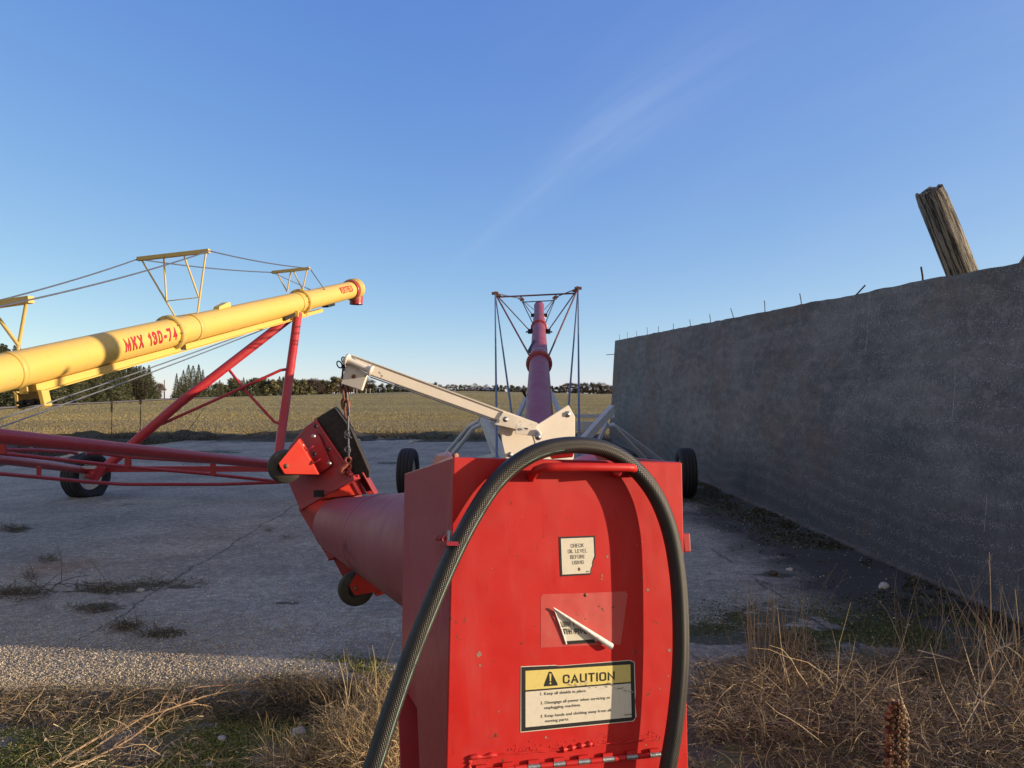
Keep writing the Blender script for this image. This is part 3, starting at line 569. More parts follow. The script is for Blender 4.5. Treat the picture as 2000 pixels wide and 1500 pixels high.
TL = {'sp': ('small pointed spruce in the far tree line across the field', 'pointed spruces in the far tree line'), 'ol': ('low olive green tree in the far tree line across the field', 'olive trees in the far tree line'), 'dk': ('low dark evergreen in the far tree line across the field', 'dark evergreens in the far tree line'), 'ba': ('bare brown leafless tree in the far tree line across the field', 'bare trees in the far tree line')}
px = 418
while px < 1215:
    d = lerp_tab(px, RAD) + random.uniform(2, 22)
    if px < 600: kinds = ['ol0', 'ol1', 'ol0', 'dk0', 'dk1', 'sp1', 'sp2', 'ol1']; hh = random.uniform(28, 43)
    elif px < 720: kinds = ['ba0', 'ba1', 'ol0', 'ba2', 'ba0']; hh = random.uniform(29, 39)
    elif px < 850: kinds = ['dk0', 'sp0', 'ba1', 'dk1', 'sp1']; hh = random.uniform(17, 24)
    elif px < 1100: kinds = ['ba0', 'ba1', 'ba2', 'dk0']; hh = random.uniform(12, 18)
    else: kinds = ['ba0', 'ba1', 'ba2', 'dk1', 'ba0']; hh = random.uniform(17, 27)
    k = random.choice(kinds); lb, gp = TL[k[:2]]; plant(k, px, d, hh * d / 1500 + .5, random.random() * 6, lb, gp, .5)
    if random.random() < .95:
        k = random.choice(['ol0', 'dk0', 'ol1', 'dk1']); lb, gp = TL[k[:2]]; plant(k, px + random.uniform(-4, 4), d + random.uniform(6, 18), hh * .62 * d / 1500, random.random() * 6, lb, gp, .6)
    px += random.uniform(4, 7)
plant('ba0', 598, 318, 7.4, 1.0, 'largest round bare tree standing above the far tree line', 'large bare tree')
# poles, fence posts, farm buildings
def pole(name, px, d, ytop, r, label, cat, mat, group=None, arm=False):
    x = (px - 1000) / 1500 * d; z0 = terr(x, d) - .3; zt = P(px, ytop, d).z; m = MB().tube([(x, d, z0), (x, d, zt)], [r, r * .8], 8)
    if arm: m.box((x, d, zt - .5), (2.2, .12, .12))
    return tag(m.build(name, mat), label, cat, group)
pole('utility_pole', 321, 260, 742, .22, 'tall pale utility pole right of the spruce plantation', 'pole', M['bark_pale'], arm=False)
for px in (640, 659, 691, 697, 715, 723, 672): pole('fence_post', px, 296, lerp_tab(px, CREST) - 9, .11, 'thin white fence post along the far field edge', 'fence post', M['white_paint'], 'white fence posts along the far field edge')
def shed(name, px0, px1, d, ybase, yeave, yridge, label, roof, wallm):
    a, b = P(px0, ybase, d), P(px1, ybase, d); a.z -= 1.5; b.z -= 1.5; ze, zr = P(px0, yeave, d).z, P(px0, yridge, d).z; dp = 14
    e = empty(name, ((a + b) / 2)[:], label, 'building')
    MB().prism([a, b, Vector((b.x, b.y, ze)), Vector((a.x, a.y, ze))], (0, dp, 0)).build('wall', wallm, e)
    m = MB(); o = .6
    m.prism([Vector((a.x - o, d - o, ze + .01)), Vector((a.x - o, d + dp / 2, zr)), Vector((a.x - o, d + dp + o, ze + .01))], (b.x - a.x + 2 * o, 0, 0)); m.build('roof', roof, e)
    k = int((b.x - a.x) / 5); 
    for i in range(min(k, 6)):
        cx = a.x + (i + .5) * (b.x - a.x) / min(k, 6); MB().box((cx, d - .03, a.z + 1.5 + (ze - a.z - 1.5) * .4), (1.6, .06, (ze - a.z - 1.5) * .6)).build('door', M['barn_dark'], e)
    return e
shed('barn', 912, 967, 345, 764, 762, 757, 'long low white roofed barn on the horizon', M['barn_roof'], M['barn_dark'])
shed('farm_shed', 1006, 1032, 350, 767, 760, 756, 'pale shed on the horizon left of the red auger tube', M['barn_roof'], M['barn_wall'])
def catmull(p, k=9):
    out = []
    for i in range(len(p) - 1):
        a, b_, c, d_ = p[max(i - 1, 0)], p[i], p[i + 1], p[min(i + 2, len(p) - 1)]
        for s in range(k): t_ = s / k; out.append(.5 * ((2 * b_) + (c - a) * t_ + (2 * a - 5 * b_ + 4 * c - d_) * t_ * t_ + (3 * b_ - a - 3 * c + d_) * t_ ** 3))
    return out + [p[-1]]
# ================================================================ red swing-hopper grain auger (nearest machine)
def text_mesh(s, bold=0.0, res=3):
    c = bpy.data.curves.new('t', 'FONT'); c.body = s; c.size = 1; c.offset = bold; c.resolution_u = res; c.fill_mode = 'FRONT' if False else 'BOTH'; c.extrude = 0
    o = bpy.data.objects.new('t', c); COL.objects.link(o); dg = bpy.context.evaluated_depsgraph_get(); dg.update(); me = bpy.data.meshes.new_from_object(o.evaluated_get(dg))
    vs = np.array([v.co[:2] for v in me.vertices]); fs = [tuple(p.vertices) for p in me.polygons]; bpy.data.objects.remove(o); bpy.data.curves.remove(c); bpy.data.meshes.remove(me)
    cap = .70; x0, x1 = vs[:, 0].min(), vs[:, 0].max(); vs[:, 0] = (vs[:, 0] - x0) / (x1 - x0); vs[:, 1] /= cap; return vs, fs
def arc(cx, cy, rx, ry, a0, a1, n=9): return [(cx + rx * math.cos(R(a0 + (a1 - a0) * i / (n - 1))), cy + ry * math.sin(R(a0 + (a1 - a0) * i / (n - 1)))) for i in range(n)]
def rr_(x0, y0, x1, y1, k=.36): return arc(x1 - (x1 - x0) * k, y1 - k * .5, (x1 - x0) * k, k * .5, 0, 90, 5) + arc(x0 + (x1 - x0) * k, y1 - k * .5, (x1 - x0) * k, k * .5, 90, 180, 5) + arc(x0 + (x1 - x0) * k, y0 + k * .5, (x1 - x0) * k, k * .5, 180, 270, 5) + arc(x1 - (x1 - x0) * k, y0 + k * .5, (x1 - x0) * k, k * .5, 270, 360, 5)
_O = rr_(0, 0, 1, 1); _C = [(1, .68)] + arc(.62, .80, .38, .20, 10, 90, 5) + arc(.38, .80, .38, .20, 90, 180, 5) + arc(.38, .20, .38, .20, 180, 270, 5) + arc(.62, .20, .38, .20, 270, 350, 5) + [(1, .32)]
_S = [(1, .74)] + arc(.6, .80, .4, .20, 20, 90, 4) + arc(.4, .78, .4, .22, 90, 200, 6) + [(.3, .55), (.7, .45)] + arc(.6, .24, .4, .24, 20, -90, 6) + arc(.4, .20, .4, .20, 270, 200, 4) + [(0, .26)]
GL = {'A': (.72, [[(0, 0), (.5, 1), (1, 0)], [(.2, .30), (.8, .30)]]), 'B': (.66, [[(0, 0), (0, 1), (.6, 1), (.9, .9), (.9, .65), (.6, .53), (0, .53)], [(0, 0), (.65, 0), (1, .1), (1, .4), (.65, .52)]]), 'C': (.66, [_C]), 'D': (.68, [[(0, 0), (0, 1), (.5, 1), (.9, .85), (1, .5), (.9, .15), (.5, 0), (0, 0)]]), 'E': (.58, [[(1, 0), (0, 0), (0, 1), (1, 1)], [(0, .52), (.85, .52)]]), 'F': (.55, [[(0, 0), (0, 1), (1, 1)], [(0, .52), (.85, .52)]]),
 'G': (.68, [_C[:-1] + [(1, .42), (.6, .42)]]), 'H': (.68, [[(0, 0), (0, 1)], [(1, 0), (1, 1)], [(0, .52), (1, .52)]]), 'I': (.0, [[(0, 0), (0, 1)]]), 'K': (.68, [[(0, 0), (0, 1)], [(1, 1), (.05, .42)], [(.35, .6), (1, 0)]]), 'L': (.54, [[(0, 1), (0, 0), (1, 0)]]), 'M': (.86, [[(0, 0), (0, 1), (.5, .15), (1, 1), (1, 0)]]), 'N': (.68, [[(0, 0), (0, 1), (1, 0), (1, 1)]]), 'O': (.68, [_O]), 'P': (.62, [[(0, 0), (0, 1), (.65, 1), (1, .88), (1, .58), (.65, .46), (0, .46)]]),
 'R': (.66, [[(0, 0), (0, 1), (.65, 1), (1, .88), (1, .62), (.65, .5), (0, .5)], [(.6, .5), (1, 0)]]), 'S': (.62, [_S]), 'T': (.62, [[(0, 1), (1, 1)], [(.5, 1), (.5, 0)]]), 'U': (.68, [[(0, 1)] + arc(.4, .22, .4, .22, 180, 270, 5) + arc(.6, .22, .4, .22, 270, 360, 5) + [(1, 1)]]), 'V': (.7, [[(0, 1), (.5, 0), (1, 1)]]), 'W': (.95, [[(0, 1), (.25, 0), (.5, .85), (.75, 0), (1, 1)]]), 'X': (.68, [[(0, 0), (1, 1)], [(0, 1), (1, 0)]]),
 '0': (.6, [_O]), '1': (.28, [[(0, .78), (1, 1), (1, 0)]]), '3': (.58, [[(0, .82), (.3, 1), (.75, 1), (1, .85), (1, .65), (.7, .53), (.4, .53)], [(.7, .53), (1, .38), (1, .15), (.75, 0), (.3, 0), (0, .18)]]), '4': (.62, [[(.78, 0), (.78, 1), (0, .3), (1, .3)]]), '7': (.58, [[(0, 1), (1, 1), (.35, 0)]]), '-': (.35, [[(0, .42), (1, .42)]]), ' ': (.22, [])}
def block_mesh(s, sw=.17, gap=.13, sub=1):
    """heavy block capitals as ribbons: verts in a 0..1 box plus a tiny lift per stroke"""
    vs, fs, x = [], [], 0.0; k = 0
    for ch in s:
        wd, st = GL[ch]; W_ = wd * .85 + sw
        for pth in st:
            p = np.array([(x + sw / 2 + a * (W_ - sw), sw / 2 + b * (1 - sw)) for a, b in pth]); closed = np.allclose(p[0], p[-1]) or ch in '0O'
            if closed and not np.allclose(p[0], p[-1]): p = np.vstack([p, p[:1]])
            keep_ = [0] + [i for i in range(1, len(p)) if np.linalg.norm(p[i] - p[i - 1]) > 1e-4]; p = p[keep_]; n = len(p); L, Rr = [], []
            for i in range(n):
                d0 = p[i] - p[i - 1] if i else (p[0] - p[-2] if closed else p[1] - p[0]); d1 = p[i + 1] - p[i] if i < n - 1 else (p[1] - p[0] if closed else p[-1] - p[-2])
                d0 = d0 / np.linalg.norm(d0); d1 = d1 / np.linalg.norm(d1); n0 = np.array([-d0[1], d0[0]]); n1 = np.array([-d1[1], d1[0]]); m_ = n0 + n1; m_ = m_ / (np.linalg.norm(m_) + 1e-9); q_ = sw / 2 / max(.42, float(m_ @ n0)); e_ = 0
                if not closed and i == 0: e_ = -d1 * sw / 2 * .98
                if not closed and i == n - 1: e_ = d0 * sw / 2 * .98
                L.append(p[i] + m_ * q_ + e_); Rr.append(p[i] - m_ * q_ + e_)
            b0_ = len(vs)
            for a, b in zip(L, Rr): vs += [(a[0], a[1], k % 3), (b[0], b[1], k % 3)]
            fs += [(b0_ + 2 * i, b0_ + 2 * i + 1, b0_ + 2 * i + 3, b0_ + 2 * i + 2) for i in range(n - 1)]; k += 1
        x += W_ + gap
    tot = x - gap; return [(a / tot, min(1.02, max(-.02, b)), c) for a, b, c in vs], fs
def put_block(mb, mp, s, u0, u1, vb, capv, h, mi, sw=.17, gap=.13):
    vs, fs = block_mesh(s, sw, gap); mb.add([mp(u0 + (u1 - u0) * x, vb - capv * y, h + z * .00005) for x, y, z in vs], fs, mi)
AUG = empty('swing_hopper_auger', (0.1, 1.4, 0), 'red grain auger with swing hopper, cream boom and red drive box, nearest the camera', 'grain auger')

TL = P(885, 893, 1.235); TR = P(1330, 903, 1.3715); BL = P(882, 1484, 1.190)
FU = (TR - TL).normalized(); FV = (BL - TL); FV = (FV - FU * FV.dot(FU)).normalized(); FN = FV.cross(FU).normalized()
if FN.y > 0: FN = -FN
CAMP = Vector((0, 0, CAMZ))
def F(px, py, h=0.0):
    """point on the drive box front plate (h metres proud of it)"""
    d = (P(px, py, 1) - CAMP); o = TL + FN * h; return CAMP + d * ((o - CAMP).dot(FN) / d.dot(FN))
W = (TR - TL).length
SB = Vector((-.3256, .9455, 0))        # direction of the box side, away from the camera
def fb(u, v, t=0.0, h=0.0): return TL + FU * u + FV * v + SB * t + FN * h
# --- box shell: front plate, left side, right side, sloping top, lower chute
shell = MB(); th = .004
vd = (P(787, 1332, 1.634) - TL).dot(FV)
botv = 1.05
front_h = .548
shell.prism([fb(0, 0), fb(W, 0), fb(W + .006, front_h), fb(0, front_h)], -FN * th * 1)          # upper front plate
side = [fb(0, 0), P(790, 925, 1.634), P(783, 1335, 1.634), P(829, 1408, 1.437), fb(0, botv, .2117), fb(0, botv)]
shell.prism(side, FU * .004); 
rt = FU * (W)
shell.prism([fb(W, 0), fb(W, .01, .40), fb(W, .50, .40), fb(W, .52, .21), fb(W, botv, .21), fb(W, botv)], -FU * .004)
shell.prism([fb(.004, -.0005), fb(W - .004, -.0005), fb(W - .004, .075, .42), P(791, 926, 1.634) + FU * .004], FV * .004)
shell.prism([fb(.004, botv * .99, .2), fb(W - .004, botv * .99, .2), fb(W - .004, .5, .42), fb(.004, .5, .42)], SB * .004)
shell.build('box_shell', M['red_old'], AUG, .004)
fp = MB(); fp.prism([fb(.0, .0005, 0, .0035), fb(W, .0005, 0, .0035), fb(W + .005, front_h, 0, .0035), fb(0, front_h, 0, .0035)], -FN * .0032)
FACE = fp.build('front_plate', M['red_face'], AUG, .0028)
lp = MB(); lp.prism([fb(.0, front_h + .0035, 0, .0065), fb(W + .005, front_h + .0035, 0, .0065), fb(W + .004, botv, 0, .0065), fb(0, botv, 0, .0065)], -FN * .006); DOOR = lp.build('lower_door', M['red_face'], AUG, .002)
# weld bead along the seam and piano hinge below it
def wob(path, n, amp, seed):
    out = []; random.seed(seed)
    for i in range(n):
        t_ = i / (n - 1) * (len(path) - 1); k = min(int(t_), len(path) - 2); p = path[k].lerp(path[k + 1], t_ - k); out.append(p + Vector([random.uniform(-amp, amp) for _ in range(3)]))
    return out
random.seed(2)
wb = MB()
def bead(pxs, rad, seed):
    pts = catmull(wob([F(a, b, .0048) for a, b in pxs], 9, .0008, seed), 4); random.seed(seed); ph = random.random() * 6; wb.tube(pts, [rad * (.8 + .28 * math.sin(i * .7 + ph) + random.uniform(-.08, .08)) for i, _ in enumerate(pts)], 8)
bead([(917, 1500), (917, 1480), (972, 1474)], .0042, 1); bead([(972, 1474), (1100, 1464)], .0014, 2); bead([(1100, 1464), (1160, 1452)], .0046, 3); bead([(1160, 1455), (1280, 1444)], .0018, 4); bead([(1310, 1442), (1318, 1500)], .0040, 5)
for k in range(240):
    a = random.uniform(990, 1290); yb = 1474 - (a - 972) * .098; b = yb - abs(random.gauss(0, 9)) - 1
    if 1040 < a < 1150 and random.random() < .6: continue
    p = F(a, b, .0035); r = random.uniform(.0003, .0011); wb.lathe(p, FN, [(-.0005, r * 1.3), (r * .5, r), (r, .0001)], 6)
wb.build('weld_bead', M['red_face'], AUG)
hb = MB(); hs_ = MB(); random.seed(9)
A_, B_ = F(900, 1511, .010), F(1312, 1471, .010); nk = 17
for i in range(nk):
    a, b = A_.lerp(B_, (i + .03) / nk), A_.lerp(B_, (i + .97) / nk); t = hs_ if i in (7, 9, 11, 13, 15) or i == 5 else hb; t.tube([a, b], .0044 if t is hb else .0043, 14)
    if i % 2: hb.box((a + b) / 2 - FV * .0065 - FN * .0015, (.017, .004, .006), Matrix((FU, FN, FV)).transposed())
HG = hb.build('hinge', M['red_face'], AUG); hs_.build('hinge_knuckle', M['steel'], HG)
# latch tabs
for (a, b, c, dd, nm) in ((1336, 1043, 1349, 1079, 'hinge_tab'),):
    MB().prism([F(1333, 1043, -.01), F(1348, 1041, -.01), F(1350, 1078, -.01), F(1337, 1079, -.01)], -FN * .02).build(nm, M['red_old'], AUG, .002)
lt = MB(); q = lambda px, py, h=0: (lambda d: CAMP + d * ((TL + SB * .0 - FU * h - CAMP).dot(FU) / d.dot(FU)))(P(px, py, 1) - CAMP)
lt.prism([q(848, 1060, .012), q(876, 1064, .012), q(878, 1090, .012), q(850, 1084, .012)], FU * .011); lt.prism([q(850, 1056, .02), q(872, 1058, .02), q(874, 1066, .02), q(849, 1062, .02)], FU * .018)
for k in range(5): lt.torus(q(857 + 4 * k, 1052, .010), SB, .0045, .0012, 12, 5)
LT = lt.build('side_latch', M['red_dark'], AUG); MB().tube([q(878, 1036, .008), q(878, 1064, .008)], .0035, 10).build('latch_pin', M['steel'], LT)
# upright flange behind the top edge
MB().prism([P(841, 912, 1.46), P(852, 888, 1.44), P(873, 883, 1.38), P(880, 889, 1.34), P(885, 898, 1.30)], SB * .03 + FU * .01).build('top_flange', M['red_old'], AUG, .002)
MB().tube([P(884, 892, 1.36), P(892, 890, 1.35)], .0045, 12).build('pin', M['bolt'], AUG)
MB().prism([P(1070, 887, 1.62), P(1122, 882, 1.62), P(1119, 893, 1.62), P(1078, 897, 1.62)], (0, .06, 0)).build('top_bracket', M['red_face'], AUG, .002)
MB().prism([P(1136, 893, 1.66), P(1158, 886, 1.66), P(1170, 900, 1.6), P(1120, 900, 1.6)], (0, .04, .0)).build('top_bracket', M['red_dark'], AUG, .002)
# bolts / rust chips on the plate
for a, b, r in ((1144, 1162, .0032),): MB().lathe(F(a, b, .0035), FN, [(0, r), (.0012, r * .9), (.0016, .0001)], 14).build('rivet', M['bolt'], AUG)
ch = MB(); random.seed(12)
for a, b, s in ((936, 1278, 6), (938, 1300, 3.5), (1186, 1087, 3), (1176, 1124, 3), (1175, 1131, 2.4), (1170, 1184, 2.6), (1126, 1199, 1.6), (1140, 1201, 1.2), (1150, 1199, 1.3), (1158, 1202, 1.4), (1143, 1209, 2.2), (1171, 1210, 1.6), (1183, 1222, 2.2), (1307, 1270, 4), (1265, 1152, 4), (1255, 1128, 2), (1305, 1320, 2), (1289, 1345, 1.6), (974, 1390, 1.6), (1066, 1440, 3), (1262, 1455, 2), (1245, 1065, 1.6), (1254, 1058, 1.2), (960, 1110, 1.3), (1020, 1010, 1.2)):
    n = 9; pts = [F(a + s * random.uniform(.5, 1.1) * math.cos(6.283 * k / n), b + s * random.uniform(.5, 1.2) * math.sin(6.283 * k / n), .0038) for k in range(n)]; ch.add(pts, [tuple(range(n))])
ch.build('paint_chip', plain('bare_primer', (.33, .20, .14), .8, 0, .4, 300, .3), AUG)
# --- handle
hd = MB(); hd.tube([F(1038, 934, .0), F(1040, 928, .018), F(1046, 919, .034), F(1062, 913, .046), F(1085, 912, .050), F(1150, 912, .050), F(1226, 913, .050), F(1236, 914, .046), F(1239, 917, .034), F(1236, 921, .02), F(1232, 925, .0)], .0070, 14); hd.tube([F(1206, 918, .048), F(1206, 925, .0)], .008, 12); hd.build('grab_handle', M['red_face'], AUG)

# --- decals
def fdecal(corners):
    a, b, c, d = [Vector((*k, 0)) for k in corners]
    def mp(u, v, h): p = (a * (1 - u) + b * u) * (1 - v) + (d * (1 - u) + c * u) * v; return F(p.x, p.y, h)
    return mp
def put_text(mb, mp, s, u0, u1, vb, capv, h, mi, bold=.0, slope=0.0):
    vs, fs = text_mesh(s, bold); pts = [mp(u0 + (u1 - u0) * x, vb - capv * y, h) for x, y in vs]; mb.add(pts, fs, mi)
H0 = .0035
mp = fdecal([(1018.5, 1303), (1238, 1290), (1241, 1407), (1018.5, 1429)]); d = MB()
d.add([mp(u, v, H0 + .0006) for u, v in ((-.006, -.012), (.30, -.004), (.33, .012), (.52, .006), (.965, -.012), (1.006, .03), (1.008, .58), (1.0, .68), (1.012, .93), (.985, 1.012), (-.008, 1.012))], [tuple(range(11))], 1)
d.add([mp(u, v, H0 + .0009) for u, v in ((0, 0), (.30, .008), (.34, .02), (.5, .014), (.965, 0), (1, .035), (1, .96), (.975, 1), (0, 1))], [tuple(range(9))], 0)
iu0, iu1, iv0, iv1 = .036, .968, .062, .940
d.add([mp(u, v, H0 + .0012) for u, v in ((iu0, iv0), (iu1, iv0), (iu1, .352), (iu0, .362))], [(0, 1, 2, 3)], 2)
d.add([mp(u, v, H0 + .0012) for u, v in ((iu0, .388), (iu1, .376), (iu1, iv1), (iu0, iv1))], [(0, 1, 2, 3)], 1)
tri = [(.255, .095), (.268, .105), (.322, .305), (.318, .325), (.203, .325), (.199, .305), (.243, .105)]
d.add([mp(u, v, H0 + .0015) for u, v in tri], [tuple(range(7))], 0)
d.add([mp(u, v, H0 + .0018) for u, v in ((.248, .13), (.266, .13), (.262, .25), (.252, .25))], [(0, 1, 2, 3)], 2)
d.add([mp(.257 + .008 * math.cos(k * .785), .283 + .016 * math.sin(k * .785), H0 + .0018) for k in range(8)], [tuple(range(8))], 2)
put_block(d, mp, 'CAUTION', .368, .828, .305, .145, H0 + .0015, 0, .175, .16)
for s, u0, u1, vb in (('1. Keep all shields in place.', .168, .575, .462), ('2. Disengage all power when servicing or', .168, .786, .603), ('unplugging machine.', .203, .524, .684), ('3. Keep hands and clothing away from all', .168, .788, .812), ('moving parts.', .208, .418, .893)): put_text(d, mp, s, u0, u1, vb, .046, H0 + .0015, 0, .008)
put_text(d, mp, '963206', .905, .968, .905, .026, H0 + .0015, 0, .01)
random.seed(8)
for (ua, va, ub, vb_, n_) in ((.40, .335, .80, .345, 26), (.44, .30, .60, .32, 12), (.80, .40, .97, .52, 30), (.60, .40, .80, .42, 14)):
    for _ in range(n_):
        t_ = random.random(); cu_, cv_ = ua + (ub - ua) * t_ + random.gauss(0, .008), va + (vb_ - va) * t_ + random.gauss(0, .014); L_ = random.uniform(.004, .02); a_ = random.uniform(-.5, .5)
        d.add([mp(cu_ + L_ * math.cos(a_) * x_, cv_ + (L_ * math.sin(a_) * x_ + .006 * y_), H0 + .0020) for x_, y_ in ((-1, 0), (0, .8), (1, 0), (0, -1))], [(0, 1, 2, 3)], 1 if random.random() < .65 else 0)
d.build('caution_decal', [M['ink'], M['decal_white'], M['decal_yellow']], FACE)
mp = fdecal([(1091.8, 1048.6), (1162, 1046), (1164, 1122), (1095, 1126)]); d = MB()
d.add([mp(u, v, H0 + .0007) for u, v in ((0, 0), (1, 0), (1.01, .53), (.985, .60), (.93, .66), (.92, .78), (.87, .86), (.845, 1), (0, 1))], [tuple(range(9))], 0)
d.add([mp(u, v, H0 + .0011) for u, v in ((.05, .045), (.955, .045), (.965, .52), (.935, .59), (.90, .66), (.89, .77), (.85, .85), (.83, .955), (.05, .955))], [tuple(range(9))], 1)
for s, u0, u1, vb in (('CHECK', .32, .68, .285), ('OIL LEVEL', .235, .765, .425), ('BEFORE', .295, .705, .572), ('USING', .345, .665, .715)): put_block(d, mp, s, u0, u1, vb, .096, H0 + .0014, 0, .12, .18)
put_text(d, mp, '967', .72, .83, .93, .035, H0 + .0014, 0, .01)
d.add([mp(.53 + .035 * math.cos(k), .84 + .05 * math.sin(k), H0 + .0014) for k in (0, .8, 1.7, 2.6, 3.5, 4.4, 5.3)], [tuple(range(7))], 2)
d.build('oil_level_decal', [M['ink'], M['decal_white'], M['rust']], FACE)
# faded patch where a decal has mostly peeled, remaining corner and its curl
pt = MB(); pt.add([F(a, b, H0 + .0003) for a, b in ((1056, 1166), (1061, 1160.5), (1140, 1158.5), (1222, 1155), (1226, 1160), (1212, 1259), (1162, 1260), (1056, 1265))], [tuple(range(8))]); pt.build('faded_patch', M['faded_red'], FACE)
d = MB(); d.add([F(a, b, H0 + h) for a, b, h in ((1083, 1191, .0024), (1104, 1258, .0010), (1163, 1254, .0010), (1170, 1248, .0012))], [(0, 1, 2, 3)], 1)
d.add([F(a, b, H0 + h) for a, b, h in ((1102, 1252.5, .0016), (1104, 1259, .0014), (1164, 1255, .0014), (1160, 1248.5, .0016))], [(0, 1, 2, 3)], 0)
mp = fdecal([(1094, 1216), (1150, 1214), (1150, 1240), (1099, 1240)])
put_block(d, fdecal([(1094, 1214), (1122, 1213), (1123, 1223), (1097, 1225)]), 'LIGN T', 0, 1, 1, 1, H0 + .0036, 0, .2, .14)
put_block(d, fdecal([(1099, 1228), (1146, 1227), (1147, 1238), (1102, 1239)]), 'ITH PIVO', 0, 1, 1, 1, H0 + .0026, 0, .2, .14)
cu = MB(); n = 26; a0, a1 = F(1081.5, 1188, .009), F(1193, 1262, .012); ax = (a1 - a0).normalized(); e1 = FN.cross(ax).normalized(); rings = []
for i in range(n):
    t_ = i / (n - 1); c = a0.lerp(a1, t_); rad = .0016 + .0042 * t_; ring = []
    for j in range(20):
        ang = -1.2 + j / 19 * 5.6; rr = rad * (1 - .035 * j / 3); ring.append(c + (e1 * math.cos(ang) + FN * math.sin(ang)) * rr + ax * (.004 * (j / 19) * (1 if i == n - 1 else 0) - (.003 if i == 0 and j % 5 == 2 else 0)))
    rings.append(ring)
cu.add([p for r_ in rings for p in r_], [(i * 20 + j, i * 20 + j + 1, (i + 1) * 20 + j + 1, (i + 1) * 20 + j) for i in range(n - 1) for j in range(19)], 2, None, True)
d.add(cu.v, cu.f, 2, None, True)
ed = MB(); ed.tube([F(1083, 1192, .008), F(1094, 1222, .0065), F(1106, 1258, .0052)], [.0009, .0013, .0016], 8); d.add(ed.v, ed.f, 2, None, True)
tag(d.build('peeling_decal', [M['ink'], M['decal_white'], M['paper']], FACE), 'half torn white decal curling off the front plate')

# --- main tube behind the box
TX = lambda y: .0353 * y
TZ = lambda y: .19 * y + .046
def T(y, dx=0, dz=0): return Vector((TX(y) + dx, y, TZ(y) + dz))
MT = MB().tube([T(2.2), T(5), T(7), T(9.87)], .125, 40).build('tube', M['tube_red'], AUG)
MB().tube([T(9.92), T(12), T(14.45)], .123, 40).build('tube', M['tube_red'], AUG); MB().tube([T(14.55), T(17), T(20.2)], .121, 40).build('tube', M['tube_red'], AUG)
TD = (T(20) - T(10)).normalized(); TR_ = Vector((0, 0, 1)).cross(TD).normalized() * -1; TU = TD.cross(TR_).normalized()
if TU.z < 0: TU = -TU
def ring(y, r, name='flange', mat=M['red_dark']):
    m = MB(); c = T(y); m.lathe(c, TD, [(-.02, .120), (-.02, r), (.0, r), (.0, .122)], 40); m.lathe(c + TD * .004, TD, [(0, .122), (0, r), (.022, r), (.022, .122)], 40); o = m.build(name, mat, AUG); b = MB()
    for k in range(10):
        a = k * .6283 + .3; p = c + (TR_ * math.cos(a) + TU * math.sin(a)) * (r - .018); b.tube([p - TD * .04, p + TD * .04], .009, 6)
    b.build('flange_bolt', M['steel'], o)
ring(9.9, .170); ring(14.5, .160)
m = MB(); 
for y in (10.5, 16.4): m.lathe(T(y), TD, [(-.03, .124), (-.03, .130), (.03, .130), (.03, .124)], 36)
m.build('clamp_band', M['steel'], AUG)
MB().lathe(T(20.15), TD, [(-.05, .121), (-.05, .134), (.05, .134), (.05, .08)], 32).build('end_cap', M['tube_red'], AUG)
# cable bridges (near and far)
def bridge(yb, yt, l, r, cb0, cb1, rad, mat, lo):
    tl, tr = P(*l, yt), P(*r, yt); m = MB(); bl, br = T(yb, -.13, .10), T(yb, .13, .10); m.tube([bl, tl], rad, 8); m.tube([br, tr], rad, 8); m.tube([bl, br], rad * 1.3, 8); m.tube([P(*cb0, yt), P(*cb1, yt)], rad, 8)
    m.tube([bl.lerp(tl, .5), T(yb + lo, -.17, .05)], rad * .7, 6) if False else None
    o = m.build('cable_bridge', mat, AUG)
    for s, tp, bt in ((-1, tl, bl), (1, tr, br)):
        b = MB(); b.box(tp, (.10, .10, .03)); b.box(tp - (tp - bt).normalized() * .07 + Vector((-s * .02, 0, 0)), (.09, .10, .025)); b.box(tp - (tp - bt).normalized() * .035, (.03, .05, .09)); b.build('cable_clamp', M['rust'], o)
    return tl, tr
nl, nr = bridge(10.0, 11.2, (967, 573), (1129, 563), (975, 580), (1122, 573), .012, M['bridge'], 5)
fl, fr = bridge(14.6, 16.0, (1017, 583), (1086, 580), (1022, 590), (1081, 587), .011, M['cable'], 5)
def cable(a, b, r=.010, sag=0.0, mat=None, parent=AUG, name='cable'):
    pts = [a.lerp(b, t_ / 10) - Vector((0, 0, sag * 4 * (t_ / 10) * (1 - t_ / 10))) for t_ in range(11)]; return MB().tube(pts, r, 8).build(name, mat or M['cable'], parent)
cable(nl, fl, .011); cable(nr, fr, .011)
for s, a in ((-1, nl), (1, nr)): cable(a, T(13.7, s * .155, .02), .010); cable(a, T(3.2, s * .17, .03), .0085); cable(a, P(1000 if s < 0 else 1109, 812, 6.4), .009)
for s, a in ((-1, fl), (1, fr)): cable(a, T(17.0, s * .14, .03), .010); cable(a, T(18.8, s * .13, .02), .008)
b = MB()
for s in (-1, 1):
    b.box(T(13.7, s * .16, .02), (.08, .12, .08)); b.tube([T(13.7, s * .155, .03), T(13.3, s * .22, .05)], .014, 6); b.box(T(17.0, s * .145, .03), (.07, .11, .07))
b.build('turnbuckle', M['black'], AUG)
MB().prism([P(1029, 687, 10.8), P(1036, 691, 10.8), P(1043, 672, 11.3), P(1041, 664, 11.4)], (.11, .1, 0)).build('hatch_flap', M['black'], AUG)
MB().tube([P(1027, 776, 7.6), P(1024, 768, 7.6), P(1021, 762, 7.6)], [.006, .016, .014], 8).build('crank_lever', M['black'], AUG)
